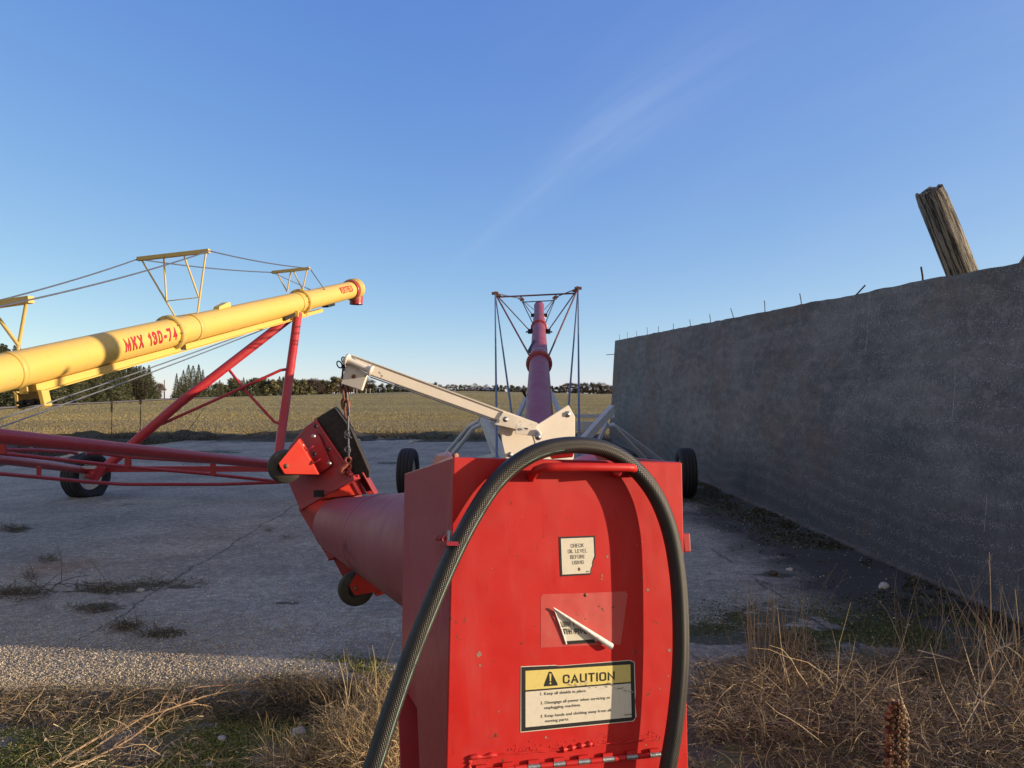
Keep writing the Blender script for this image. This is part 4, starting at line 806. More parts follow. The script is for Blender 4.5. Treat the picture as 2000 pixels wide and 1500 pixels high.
# unseen box added behind the drive box to cast shade on the swing tube
hs = MB(); c = TX(2.3); hs.prism([Vector((c - .20, 1.72, .62)), Vector((c + .24, 1.72, .62)), Vector((c + .24, 1.72, 1.08)), Vector((c + .17, 1.72, 1.20)), Vector((c - .13, 1.72, 1.20)), Vector((c - .20, 1.72, 1.08))], (.03, 1.75, 0)); hs.build('unseen_shade_box', M['red_old'], AUG, .01)
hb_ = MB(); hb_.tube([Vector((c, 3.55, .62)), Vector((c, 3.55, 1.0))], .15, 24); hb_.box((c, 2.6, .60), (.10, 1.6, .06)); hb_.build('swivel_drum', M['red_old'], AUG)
# --- cream boom post (gusset plate) and boom
D = 3.9
PD = lambda a: D + (a - 1050) * .0009
post_ = MB(); poly = [(972, 825), (983, 806), (1052, 828), (1110, 791), (1123, 814), (1123, 858), (1120, 900), (990, 905)]
post_.prism([P(a, b_, PD(a)) for a, b_ in poly], (0, .012, 0), 0); PO = post_.build('boom_post', M['cream'], AUG, .002)
e = MB(); 
for (a, b_) in (((983, 806), (1051, 827.5)), ((1052, 827.5), (1110, 791)), ((1110, 791), (1123, 814)), ((1123, 814), (1123, 858))): e.prism([P(*a, PD(a[0]) + .013), P(*b_, PD(b_[0]) + .013), P(*b_, PD(b_[0]) + .12), P(*a, PD(a[0]) + .12)], Vector((0, 0, -.006)) if a[0] < 1115 else Vector((-.006, 0, 0)))
e.build('post_flange', M['cream'], PO, .001)
e = MB(); e.box(P(1054, 900, D + .12) - Vector((0, 0, .12)), (.16, .12, .30)); e.box(P(1050, 912, D + .1), (.30, .2, .02)); e.build('post_column', M['cream'], PO, .004)
bt = MB()
for a, b_, r in ((1108, 809, .014), (996, 888, .010), (1107, 889, .010)): bt.lathe(P(a, b_, PD(a)), (0, -1, 0), [(0, r * 1.3), (.004, r * 1.3), (.004, r), (.012, r * .9), (.014, .001)], 6 if a == 1108 else 12)
bt.build('bolt', M['steel'], PO)
# boom: channel from the post to the sheave
b0, b1 = P(1052, 843, 3.86), P(692, 706, 3.62); bx = (b1 - b0).normalized()
def boom_pt(px, py, d): return P(px, py, d)
top0, top1, lo0, lo1 = (1050, 829), (686, 693.5), (1006, 833), (720, 733)
bm2 = MB(); dd0, dd1 = 3.86, 3.62
def bd(px): # depth along boom as a straight line in space
    X0, Y0, X1, Y1 = b0.x, b0.y, b1.x, b1.y; k = (px - 1000) / 1500; s = (k * Y0 - X0) / ((X1 - X0) - k * (Y1 - Y0)); return Y0 + s * (Y1 - Y0)
yt = lambda px: 693.5 + (px - 686) * (829 - 693.5) / (1050 - 686)
yl = lambda px: 720.5 + (px - 690) * (833 - 720.5) / (1006 - 690)
sv = [P(1050, yt(1050), bd(1050)), P(1050, yt(1050) + 12, bd(1050)), P(1006, yl(1006), bd(1006)), P(724, yl(724), bd(724)), P(690, 700, bd(690)), P(686, yt(686), bd(686))]
bm2.prism(sv, Vector((-.02, .09, 0))); BM = bm2.build('boom', M['cream'], AUG, .004)
u = MB(); u.prism([P(1049, yt(1049) - 3.0, bd(1049) - .008), P(686, yt(686) - 1.5, bd(686) - .008), P(686, yt(686) + .7, bd(686) - .006), P(1049, yt(1049) + 1, bd(1049) - .006)], Vector((-.02, .10, 0))); u.build('boom_top_rail', M['cream'], BM, .001)
u = MB(); u.tube([P(1006, yl(1006) + 3, bd(1006)), P(850, yl(850) + 3.5, bd(850)), P(722, yl(722) + 4, bd(722))], .0035, 6); u.build('boom_cable', M['cable'], BM)
br = MB(); br.prism([P(983, 804, 3.80), P(1052, 828, 3.835), P(1040, 846, 3.83), P(966, 829, 3.79)], (0, .01, 0)); br.prism([P(1008, 829, 3.72), P(1050, 840, 3.745), P(1050, 853, 3.745), P(1006, 847, 3.72)], (0, .07, .0)); br.tube([P(1049, 841, 3.74), P(1054, 846, 3.735), P(1054, 853, 3.735), P(1050, 858, 3.74)], .010, 10); br.build('boom_bracket', M['cream'], AUG, .002)
s_ = MB(); s_.lathe(P(1051, 853, 3.73), (0, -1, 0), [(-.01, .015), (.0, .018), (.012, .014), (.018, .001)], 16); s_.lathe(P(987, 819, 3.79), (0, -1, 0), [(0, .014), (.006, .014), (.007, .008), (.016, .001)], 12); s_.tube([P(1040, 850, 3.74), P(1045, 866, 3.8)], .004, 6); s_.tube([P(1024, 836.5, 3.72), P(1031, 837.5, 3.72)], .005, 6); s_.build('spring_bolt', M['steel'], AUG)
# boom head with sheave pin, plate and quick links
hd_ = MB(); hp = bd(700) - .03
hd_.prism([P(677, 709, hp), P(717, 729, hp), P(706, 762, hp), P(666, 749, hp)], (0, .006, 0)); hd_.prism([P(717, 729, hp), P(720, 731, hp + .05), P(709, 763, hp + .05), P(706, 762, hp)], (-.004, 0, 0)); hd_.prism([P(677, 709, hp + .09), P(717, 729, hp + .09), P(706, 762, hp + .09), P(666, 749, hp + .09)], (0, .006, 0))
hd_.build('head_plate', M['cream'], AUG, .0015)
pn = MB(); pn.tube([P(680, 704, hp - .01), P(722, 723, hp - .01)], .016, 16); pn.lathe(P(678, 703, hp - .01), P(722, 723, hp) - P(680, 704, hp), [(-.01, .001), (-.01, .028), (.004, .028), (.004, .016)], 20); pn.lathe(P(724, 724, hp - .01), P(722, 723, hp) - P(680, 704, hp), [(-.006, .016), (-.006, .026), (.006, .026), (.006, .001)], 20); pn.build('sheave_pin', M['cream'], AUG)
MB().lathe(P(691, 735, hp), (0, -1, 0), [(0, .010), (.006, .010), (.006, .008), (.010, .001)], 8).build('head_bolt', M['bolt'], AUG)
lk = MB(); lk.torus(P(663, 712, hp), (.1, -1, .1), .017, .0034, 20, 6, sx=.62, xdir=(.9, 0, .45)); lk.torus(P(671, 703, hp + .02), (.3, -1, .1), .014, .0032, 18, 6, sx=.6, xdir=(.9, 0, .2)); lk.torus(P(671, 718, hp), (1, -.2, .1), .014, .0034, 18, 6); lk.tube([P(672, 700, hp), P(668, 740, hp)], .0045, 8); lk.build('quick_link', M['black'], AUG)
# chain, wire and hook
HD = 4.35; HDt = bd(690)
def chain(a, b, link, name, mat):
    L = (b - a).length; n = max(2, int(L / (link * .72))); t = (b - a).normalized(); m = MB(); random.seed(5)
    for i in range(n):
        c = a.lerp(b, (i + .5) / n); ax = Vector((1, 0, .05)) if i % 2 else Vector((.15, 1, 0)); u_ = t; w_ = ax.cross(u_).normalized(); hl, hw = link / 2, link * .30; pts = []
        for k in range(17):
            an = 2 * math.pi * k / 16; pts.append(c + u_ * (hl * .72 * math.sin(an) + (hl * .28 if math.sin(an) > 0 else -hl * .28) * min(1, abs(math.sin(an)) * 3)) + w_ * hw * math.cos(an))
        m.tube(pts, link * .105, 6, cap=False)
    return m.build(name, mat, AUG)
chain(P(670, 745, HDt), P(676, 815, HDt), .052, 'chain', M['rust']); chain(P(674, 752, HDt + .02), P(679, 800, HDt + .02), .050, 'chain', M['rust'])
wr = MB(); wr.tube([P(675.5, 745, HDt), P(679, 785, HDt), P(680, 840, HDt), P(681, 893, HDt)], .0048, 8); wr.tube([P(681, 785, HDt), P(681.5, 812, HDt)], .006, 8)
for yy in (846, 852, 878): wr.torus(P(678, yy, HDt - .01), (0, -1, .2), .012, .0028, 14, 5)
wr.tube([P(675, 846, HDt - .01), P(687, 856, HDt - .01)], .004, 6); wr.tube([P(680, 870, HDt), P(677, 880, HDt), P(680, 893, HDt), P(684, 880, HDt), P(681, 870, HDt)], .0035, 6)
wr.build('wire_rope', M['cable'], AUG)
hk = MB(); hk.torus(P(680.5, 899, HDt), (0, -1, 0), .014, .0055, 18, 8)
hk.tube([P(*q_, HDt - .005) for q_ in ((680, 905), (676, 910), (669, 915), (667, 921), (670, 926), (673, 921))], [.008, .010, .012, .012, .009, .007], 10); hk.tube([P(683, 905, HDt), P(686, 911, HDt), (P(679, 924, HDt))], [.006, .006, .007], 8); hk.build('hook', plain('rusty_red_hook', (.42, .13, .08), .6, .1, .4, 60, .3), AUG)

# --- swing hopper
HK = 3.65 / 4.38
def PH(a, b_, d_): return P(a, b_, d_ * HK)
def poly3(pts, d0, slopex=0.0, slopey=0.0, ref=(640, 950)): return [PH(a, b_, d0 + (a - ref[0]) * slopex + (b_ - ref[1]) * slopey) for a, b_ in pts]
HP = MB(); back = Vector((-.045, .28, 0)); SX, SY = -.0011, -.0006
body = poly3([(617, 820), (597, 833), (563, 874), (564, 944), (587, 997), (694, 940), (690, 926)], 4.38, SX, SY); HP.prism(body, back)
HOP = HP.build('hopper', M['red_dark'], AUG, .006)
hood = poly3([(617.5, 817), (652, 796), (683, 837), (721, 921), (721, 934), (694, 928), (690, 924)], 4.40, SX, SY); hm = MB(); hm.prism(hood, back * .8); hm.prism(poly3([(651, 795), (657, 800), (690, 850), (721, 921), (716, 920), (684, 838)], 4.37, SX, SY), back * .8); hm.build('rubber_hood', M['rubber'], HOP, .012)
MB().tube([p - Vector((0, .012, 0)) for p in poly3([(616, 818), (690, 927)], 4.38, SX, SY)], .006, 8).build('hood_strip', M['red'], HOP)
ap = MB(); ap.prism([p - Vector((0, .018, 0)) for p in poly3([(585, 860), (592, 852), (617, 844), (625, 849), (649, 905), (647, 911), (622, 926), (585, 926)], 4.38, SX, SY)], (0, .016, 0)); AP = ap.build('access_plate', M['red_dark'], HOP, .004)
bt = MB()
for a, b_ in ((612.5, 852), (643, 905), (590, 870)): bt.lathe(PH(a, b_, 4.37 - .02), (0, -1, 0), [(0, .011), (.006, .010), (.008, .001)], 10)
bt.build('plate_bolt', M['steel'], AP)
bt = MB()
for a, b_ in ((617, 832.5), (614, 887), (642, 877)): bt.lathe(PH(a, b_, 4.35), (0, -1, 0), [(0, .010), (.006, .009), (.008, .001)], 10)
bt.build('hopper_bolt', M['black'], HOP)
sl_ = MB()
for (a, b_, c_, e_) in ((598, 879, 613, 870), (612, 903, 626, 895)): p0, p1 = PH(a, b_, 4.34), PH(c_, e_, 4.34); sl_.prism([p0, p1, p1 + Vector((0, -.035, -.005)), p0 + Vector((0, -.035, -.005))], (0, 0, -.004))
sl_.build('slot_lug', M['red'], HOP)
def caster(c_px, wheel_r, fork, bolt_px, dep):
    c = PH(*c_px, dep); ax = Vector((.93, -.32, .05)).normalized(); ax = Vector((.22, -1, -.12)).normalized(); mw = MB(); r = wheel_r; wd = .048
    mw.lathe(c, ax, [(-wd * .5, r * .42), (-wd * .5, r * .86), (-wd * .32, r * .97), (0, r), (wd * .32, r * .97), (wd * .5, r * .86), (wd * .5, r * .42)], 40); mw.lathe(c, ax, [(wd * .45, r * .44), (wd * .2, r * .40), (wd * .2, .001)], 30); mw.lathe(c, ax, [(-wd * .45, r * .44), (-wd * .2, r * .40), (-wd * .2, .001)], 30); mw.build('caster_wheel', M['wheel_rubber'], HOP)
    fk = MB(); fo = [PH(a, b_, dep - .055 + (a - c_px[0]) * .0012) for a, b_ in fork]; fk.prism(fo, (0, .005, 0)); fk.prism([p + Vector((-.014, .09, .0)) for p in fo], (0, .005, 0))
    fk.prism([fo[0], fo[-1], fo[-1] + Vector((-.014, .09, 0)), fo[0] + Vector((-.014, .09, 0))], (-.004, 0, -.001)); FK = fk.build('caster_fork', M['orange_red'], HOP, .0025)
    return c
caster((557, 911), .080, [(583, 858), (544, 905), (547, 912), (556, 926), (623, 927)], (559, 910), 4.30)
MB().lathe(PH(559, 910, 4.252), (0, -1, 0), [(0, .012), (.006, .012), (.010, .008), (.011, .001)], 8).build('axle_bolt', M['bolt'], HOP)
caster((695, 1149), .081, [(703, 1108), (683, 1143), (685, 1151), (693, 1163), (754, 1153), (748, 1140)], (695, 1149), 4.20)
MB().lathe(PH(695, 1149, 4.152), (0, -1, 0), [(0, .012), (.006, .012), (.010, .008), (.011, .001)], 8).build('axle_bolt', M['bolt'], HOP)
ft = MB(); ft.prism([PH(a, b_, 4.22) for a, b_ in ((703, 1108), (757, 1153), (771, 1154), (772, 1150), (752, 1130))], (0, .006, 0)); ft.prism([PH(a, b_, 4.205) for a, b_ in ((735, 1165), (728, 1159), (757, 1153), (770, 1154))], (0, .03, 0)); ft.build('caster_mount', M['orange_red'], HOP, .002)
# lower half: collar plate, open side box
co = MB(); co.prism(poly3([(583, 996), (626, 974), (690, 940), (700, 1060), (662, 1085), (637, 1096), (641, 1092)], 4.36, 0, -.0006, (640, 1000)), (.03, .02, 0))
co.prism(poly3([(583, 988), (690, 929), (692, 937), (584, 998)], 4.30, SX, -.0006), (.02, .06, 0)); co.build('collar_plate', M['red_dark'], HOP, .003)
co = MB(); co.prism(poly3([(649, 1090), (664, 1082), (702, 1107), (684, 1128), (668, 1126)], 4.34), (.06, .22, 0)); co.build('lower_panel', M['red_dark'], HOP, .004)
MB().prism(poly3([(649, 1091), (655, 1084), (665, 1082), (668, 1090)], 4.325), (.02, .02, 0)).build('grain_lip', plain('old_straw', (.40, .26, .10), .9, 0, .5, 120, .5), HOP)
ob = MB(); ob.prism(poly3([(624, 975), (692, 938), (707, 966), (680, 968), (655, 971)], 4.28, .0010, 0), (.02, .02, 0)); ob.build('side_panel', M['orange_red'], HOP, .002)
ob = MB(); ob.prism(poly3([(680, 931), (694, 926), (707, 966), (700, 966)], 4.27, .001), (.006, .012, 0)); ob.prism(poly3([(709, 924), (732, 965), (718, 966), (696, 929)], 4.44, .001), (.01, .05, 0)); ob.prism(poly3([(706, 923), (710, 923), (733, 965), (730, 966)], 4.24, .001), (-.035, .20, 0)); ob.build('open_side_box', M['red_dark'], HOP, .002)
MB().tube([PH(682, 926, 4.30), PH(688, 930, 4.29), PH(700, 929, 4.28)], .006, 8).build('lift_lug', M['red'], HOP)
MB().box(PH(623, 964, 4.25), (.045, .02, .03)).build('latch_block', M['black'], HOP)
# swing tube from behind the drive box to the hopper
a1 = P(664, 1026, 3.52); a0 = P(783, 1059, 2.75); ae = P(950, 1104, 2.18)
def conr(q_): return (95 + (q_ - 783) / 142 * 50.5)
st_ = MB(); cp_ = [a1, P(700, 1036.4, 3.27), P(745, 1048.7, 2.97), a0, P(860, 1080, 2.42), ae]; st_.tube(cp_, [conr(q_) * d_ / 1500 for q_, d_ in ((664, 3.52), (700, 3.27), (745, 2.97), (783, 2.75), (860, 2.42), (950, 2.18))], 56, hollow=True); st_.build('swing_tube', M['tube_red'], AUG)
rr0 = conr(752) * 2.93 / 1500; MB().lathe(P(752, 1050.6, 2.93), a1 - a0, [(-.008, rr0 + .0008), (-.004, rr0 + .0030), (.004, rr0 + .0026), (.008, rr0 - .0004)], 56).build('tube_seam', M['tube_red'], AUG)
sc_ = MB(); random.seed(3); axd = (a1 - a0).normalized(); su = Vector((0, 0, 1)).cross(axd).normalized(); sv2 = axd.cross(su)
if su.x > 0: su = -su
for k in range(46):
    pos = random.uniform(.02, .16); t0 = random.uniform(-.8, .2) - .35; ln = random.uniform(.06, .4); c = a0 + axd * pos; pts = []
    w_ = random.uniform(.0006, .0018)
    strip = []
    for q_ in range(8):
        an = t0 + ln * (q_ / 7); off = axd * (.03 * math.sin(q_ * .5 + k)); rr = (conr(783) * 2.75 / 1500) * (1 - .0) - (pos + .03 * math.sin(q_ * .5 + k)) * .062 + .0016; ww = w_ * math.sin(math.pi * (q_ + .5) / 8)
        p = c + off + (su * math.cos(an) + Vector((0, 0, 1)) * math.sin(an)) * rr; strip += [p - axd * ww, p + axd * ww]
    sc_.add(strip, [(2 * i, 2 * i + 1, 2 * i + 3, 2 * i + 2) for i in range(7)])
sc_.build('scuff_mark', M['black'], AUG)

# --- undercarriage
def tyre(parent, c, ax, Rr, wd, rimr, flat=0.0, name='wheel'):
    c = Vector(c); ax = Vector(ax).normalized(); m = MB(); h = wd / 2
    prof = [(-h * .55, rimr), (-h * .8, rimr * 1.06), (-h, Rr * .78), (-h * .96, Rr * .90), (-h * .80, Rr * .965), (-h * .5, Rr * .99), (-h * .48, Rr * .965), (-h * .36, Rr * .965), (-h * .34, Rr), (-h * .06, Rr), (-h * .04, Rr * .97), (h * .04, Rr * .97), (h * .06, Rr), (h * .34, Rr), (h * .36, Rr * .965), (h * .48, Rr * .965), (h * .5, Rr * .99), (h * .80, Rr * .965), (h * .96, Rr * .90), (h, Rr * .78), (h * .8, rimr * 1.06), (h * .55, rimr)]
    m.lathe(c, ax, prof, 56)
    if flat:
        nv = []
        for v in m.v:
            v = Vector(v); lim = c.z - Rr + flat
            if v.z < lim + .10:
                k = min(1, (lim + .10 - v.z) / .12); side = (v - c).dot(ax); v = v + ax * (side * .35 * k); v.z = max(v.z, lim)
            nv.append(tuple(v))
        m.v = nv
    o = m.build('wheel', M['tyre'], parent); r = MB(); r.lathe(c, ax, [(h * .62, rimr * 1.08), (h * .62, rimr * .96), (h * .30, rimr * .90), (h * .05, rimr * .55), (h * .10, rimr * .25), (h * .35, rimr * .22), (h * .35, .001)], 36); r.lathe(c, ax, [(-h * .62, rimr * 1.08), (-h * .62, rimr * .96), (-h * .2, rimr * .90), (-h * .0, rimr * .5), (-h * .0, .001)], 36); r.build('rim', M['white_paint'], o)
    return o
AXL = Vector((1, -.035, 0))
wl, wr_ = P(797, 924, 11.4), P(1339, 924, 11.45); wl.z = wr_.z = .37
tyre(AUG, wl, AXL * 1 + Vector((0, -.02, 0)), .37, .235, .20); tyre(AUG, wr_, AXL, .37, .235, .20)
MB().bar(wl + Vector((.15, 0, 0)), wr_ - Vector((.15, 0, 0)), .10, .10).build('axle', M['grey_frame'], AUG)
def tb(pts, r): MB().tube([P(*q_) for q_ in pts], r, 12).build('frame_tube', M['grey_frame'], AUG)
pkL, pkR = (940, 829, 10.0), (1186, 832, 10.0)
tb([pkL, (925, 836, 10.1), (884, 888, 10.8), (848, 924, 11.4)], .030); tb([(936, 822, 10.4), (915, 834, 10.7), (866, 892, 11.6), (835, 924, 12.0)], .028)
tb([pkR, (1197, 832, 10.1), (1262, 900, 10.9), (1290, 924, 11.4)], .034); tb([(1196, 829, 10.4), (1209, 838, 10.7), (1288, 897, 11.6), (1310, 915, 11.9)], .030)
def cb(a, b_, w1, h1): MB().bar(P(*a), P(*b_), w1, h1).build('frame_channel', M['grey_frame'], AUG, .004)
cb((943, 818, 9.6), (994, 905, 9.0), .07, .10); cb((940, 820, 9.9), (966, 890, 9.6), .03, .06); cb((1196, 798, 9.8), (1118, 884, 9.0), .07, .10); cb((1186, 826, 10), (1160, 880, 9.5), .03, .06)
cb((1008, 822, 8.6), (1029, 775, 9.8), .04, .07); cb((1078, 770, 9.8), (1100, 822, 8.6), .04, .07)
cb((935, 812.5, 10.4), (1200, 812.5, 10.4), .05, .055); cb((945, 832, 10.0), (1165, 832, 10.0), .06, .12); cb((895, 905, 10), (1000, 882, 9), .04, .05); cb((1220, 905, 10), (1140, 880, 9), .04, .05)

# ================================================================ hydraulic hose hooked over the handle
HPX = [(705, 1560, .05), (735, 1478, .045), (760, 1400, .04), (795, 1300, .036), (838, 1192, .034), (882, 1090, .032), (922, 1012, .030), (966, 945, .030), (1013, 902, .030), (1065, 877, .030), (1125, 869, .030), (1182, 878, .030), (1232, 908, .031), (1277, 962, .034), (1306, 1030, .038), (1322, 1110, .042), (1329, 1200, .044), (1329, 1300, .044), (1320, 1400, .042), (1306, 1490, .040), (1290, 1580, .038)]
ctl = [F(a, b_, h) for a, b_, h in HPX]
def catmull(p, k=9):
    out = []
    for i in range(len(p) - 1):
        a, b_, c, d_ = p[max(i - 1, 0)], p[i], p[i + 1], p[min(i + 2, len(p) - 1)]
        for s in range(k): t_ = s / k; out.append(.5 * ((2 * b_) + (c - a) * t_ + (2 * a - 5 * b_ + 4 * c - d_) * t_ * t_ + (3 * b_ - a - 3 * c + d_) * t_ ** 3))
    return out + [p[-1]]
MBh = MB().tube(catmull(ctl), .0140, 40); tag(MBh.build('hydraulic_hose', M['hose']), 'thick black braided hydraulic hose looped over the red drive box handle', 'hose')
# ================================================================ yellow grain auger on the left
YA = empty('transport_auger', (-4.2, 10.5, 0), 'long yellow grain auger on a red wheeled frame, left of the picture', 'grain auger')
A0, B0 = P(0, 729, 7.2), P(690, 565, 15.4); YD = (B0 - A0).normalized(); YR = YD.cross(Vector((0, 0, 1))).normalized(); YU = YR.cross(YD).normalized()
def ys_(px):
    k = (px - 1000) / 1500; return (k * A0.y - A0.x) / ((B0.x - A0.x) - k * (B0.y - A0.y))
def Y(px, r=0, u=0, l=0): return A0 + (B0 - A0) * ys_(px) + YR * r + YU * u + YD * l
def yd(px): return Y(px).y
R1 = .178
MB().tube([A0 - (B0 - A0) * .32, A0, Y(333)], R1, 48).build('tube', M['yellow'], YA); MB().tube([Y(333), Y(480), Y(586)], R1 * .985, 48).build('tube', M['yellow'], YA); MB().tube([Y(586), Y(640), Y(687)], R1 * .955, 48).build('tube', M['yellow'], YA)
for px in (331, 585):
    m = MB(); c = Y(px); m.lathe(c, YD, [(-.03, R1 * .97), (-.03, R1 + .045), (-.004, R1 + .045), (-.004, R1 * .97)], 44); m.lathe(c, YD, [(.004, R1 * .97), (.004, R1 + .045), (.03, R1 + .045), (.03, R1 * .97)], 44); o = m.build('flange', M['yellow_pale'] if px == 331 else M['yellow'], YA); b = MB()
    for k in range(12): a = k * .5236; p = c + (YR * math.cos(a) + YU * math.sin(a)) * (R1 + .024); b.tube([p - YD * .05, p + YD * .05], .010, 6)
    b.build('flange_bolt', M['steel'], o)
MB().lathe(Y(690), YD, [(-.10, R1 * .95), (-.10, R1 + .035), (-.06, R1 + .035), (-.06, R1 * .96), (.02, R1 * .96), (.02, R1 + .03), (.10, R1 + .03), (.10, .001)], 40).build('end_collar', M['yellow_pale'], YA)
sp = MB(); c = Y(695); sp.tube([c + Vector((0, 0, .02)), c + Vector((0, 0, -.20)), c + Vector((0, 0, -.315))], [.15, .138, .128], 36, hollow=True); sp.tube([c + Vector((0, 0, -.315)), c + Vector((0, 0, -.05))], [.120, .128], 30, hollow=True); sp.tube([c + Vector((0, 0, -.322)), c + Vector((0, 0, -.300))], .132, 36, hollow=True); sp.lathe(Y(683), YD, [(-.05, R1 + .004), (-.05, R1 + .014), (.07, R1 + .014), (.07, R1 + .004)], 36); sp.build('discharge_spout', M['red_old'], YA)
# under rail channel with joints, hanging bracket
def rail(p0, p1, w_, h_, dz0, dz1, nm='under_rail'): return MB().bar(Y(p0, .02, dz0), Y(p1, .02, dz1), w_, h_, YU).build(nm, M['yellow'], YA, .003)
rail(52, 338, .10, .075, -R1 - .035, -R1 - .035); rail(349, 588, .10, .075, -R1 - .035, -R1 - .030); rail(590, 622, .08, .06, -R1 - .055, -R1 - .055)
ft_ = MB(); 
for s in (-1, 1): ft_.bar(Y(52, .02 + s * .075, -R1 - .075), Y(588, .02 + s * .075, -R1 - .07), .03, .012, YU)
ft_.build('rail_flange', M['yellow'], YA)
hb2 = MB(); dpx = yd(57) - .05
MB().prism([P(26, 764, dpx), P(34, 772, dpx), P(35, 800, dpx), (P(31, 797, dpx))], (0, .12, 0)).build('bracket_cheek', M['yellow'], YA, .003); MB().prism([P(36, 755, dpx), P(52, 755, dpx), P(54, 770, dpx), (P(38, 770, dpx))], (0, .02, 0)).build('bracket_neck', M['yellow'], YA, .003); hb2.prism([P(72, 761, dpx - .02), P(81, 762, dpx - .02), P(88, 792, dpx - .02), P(81, 796, dpx - .02)], (0, .12, 0)); HB = hb2.build('pulley_bracket', M['yellow'], YA, .003)
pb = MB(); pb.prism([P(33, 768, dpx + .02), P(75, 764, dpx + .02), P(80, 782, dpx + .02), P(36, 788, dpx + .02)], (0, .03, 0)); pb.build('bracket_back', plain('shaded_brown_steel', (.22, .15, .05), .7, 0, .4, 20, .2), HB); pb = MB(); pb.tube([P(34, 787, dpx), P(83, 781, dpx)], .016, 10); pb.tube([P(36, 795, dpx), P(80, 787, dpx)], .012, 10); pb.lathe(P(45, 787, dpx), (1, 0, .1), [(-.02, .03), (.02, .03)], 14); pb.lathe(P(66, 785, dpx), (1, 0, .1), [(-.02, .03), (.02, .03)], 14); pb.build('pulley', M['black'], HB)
MB().prism([Y(422, -.03, R1 - .01), Y(446, -.03, R1 - .005), Y(446, -.03, R1 + .055), Y(441, -.03, R1 + .065), Y(424, -.03, R1 + .03)], YR * .09).build('top_lug', M['yellow_pale'], YA, .003)
MB().prism([Y(632, .06, -R1 - .03), Y(646, .06, -R1 - .03), Y(646, .06, -R1 + .02), (Y(632, .06, -R1 + .02))], YR * -.12).build('clean_out_flap', M['black'], YA)
# lettering wrapped round the tube
def wrap(s, pxa, pxb, ang0, ang1, r, bold, name, mats, shear=0.0, edge=0.010):
    def lay(mb, bold_, rr, mi):
        vs, fs = block_mesh(s, bold_, .30); b = bmesh.new(); bv = [b.verts.new(v_) for v_ in vs]
        for f in fs:
            try: b.faces.new([bv[i] for i in f])
            except ValueError: pass
        for k in range(1, 8): bmesh.ops.bisect_plane(b, geom=list(b.verts) + list(b.edges) + list(b.faces), plane_co=(0, k / 8, 0), plane_no=(0, 1, 0))
        b.verts.index_update(); sa_, sb_ = ys_(pxa), ys_(pxb); L = (B0 - A0)
        pts = []
        for v in b.verts:
            an = ang0 + (ang1 - ang0) * v.co.y; p = A0 + L * (sa_ + (sb_ - sa_) * (v.co.x + shear * v.co.y)); pts.append(p + (YR * math.cos(an) + YU * math.sin(an)) * (rr + v.co.z * .0003))
        fs2 = [tuple(v.index for v in f.verts) for f in b.faces]; b.free(); mb.add(pts, fs2, mi)
    m = MB(); 
    if edge: lay(m, bold + edge, r + .002, 1)
    lay(m, bold, r + .0045, 0); m.build(name, mats, YA)
wrap('MKX 130-74', 217, 320, R(-22), R(30), R1, .205, 'model_lettering', [M['ink_red'], M['text_edge']], .0, .03)
wrap('WESTFIELD', 649, 673, R(-2), R(42), R1 * .955, .22, 'maker_lettering', [M['ink_red'], M['text_edge']], 0, .0)
# cable bridges
def ybridge(l, r, feet, struts, cr, rad, name='cable_bridge', bw=.055):
    d0 = yd((feet[0][0] + feet[1][0]) / 2); dl, dr_ = d0 + .09, d0 - .09
    pl, pr = P(l[0], l[1], dl), P(r[0], r[1], dr_); m = MB(); m.bar(pl, pr, bw, bw * .95); o = m.build(name, M['yellow_pale'], YA, .003)
    s = MB()
    for (a, b_, c_, e_) in struts: s.tube([P(a, b_, dl + (dr_ - dl) * (a - l[0]) / (r[0] - l[0])), P(c_, e_, d0 + (-.05 if c_ == feet[1][0] else .05))], rad, 8)
    for (a, b_, c_, e_) in cr: s.tube([P(a, b_, d0), P(c_, e_, d0)], rad * .55, 6)
    s.build('strut', M['yellow_pale'], o); return pl, pr
b2 = ybridge((269, 506), (409, 490), ((342, 618), (386, 611)), ((277, 508, 342, 618), (320, 505, 325, 588), (360, 501, 388, 580), (402, 494, 386, 611)), ((325, 588, 388, 581), (342, 618, 386, 611)), .012)
b3 = ybridge((532, 532), (605, 524), ((561, 570), (591, 566)), ((541, 533, 561, 570), (568, 530, 561, 570), (573, 529, 591, 566), (600, 526, 591, 566)), (), .011, bw=.05)
b1 = ybridge((-72, 604), (61, 585), ((-30, 690), (37, 681)), ((-64, 604, -30, 690), (-20, 598, 37, 676), (52, 588, 35, 682)), (), .017, bw=.07)
for a, b_ in ((b1[0], b2[0]), (b1[1], b2[1]), (b2[0], b3[0]), (b2[1], b3[1])): cable(a, b_, .0085, .03, parent=YA)
cable(b3[1], P(645, 582, yd(645) - .1), .008, parent=YA); cable(b3[0], P(620, 572, yd(620) + .1), .008, parent=YA); cable(b1[1], P(-60, 612, 5.5), .008, parent=YA); cable(b1[0], P(-140, 660, 5.2), .008, parent=YA)
cable(P(560, 622, yd(560) - .05), P(-10, 822, 6.9), .008, .02, M['steel'], YA); cable(P(543, 632, yd(543)), P(-10, 838, 6.8), .008, .02, M['steel'], YA)
for px, (fa, fb_) in ((346, ((342, 618), (386, 611))), ):
    pass
for px in (20, 372, 577): MB().lathe(Y(px), YD, [(-.035, R1 + .002), (-.035, R1 + .007), (.035, R1 + .007), (.035, R1 + .002)], 40).build('tube_band', M['yellow'], YA)
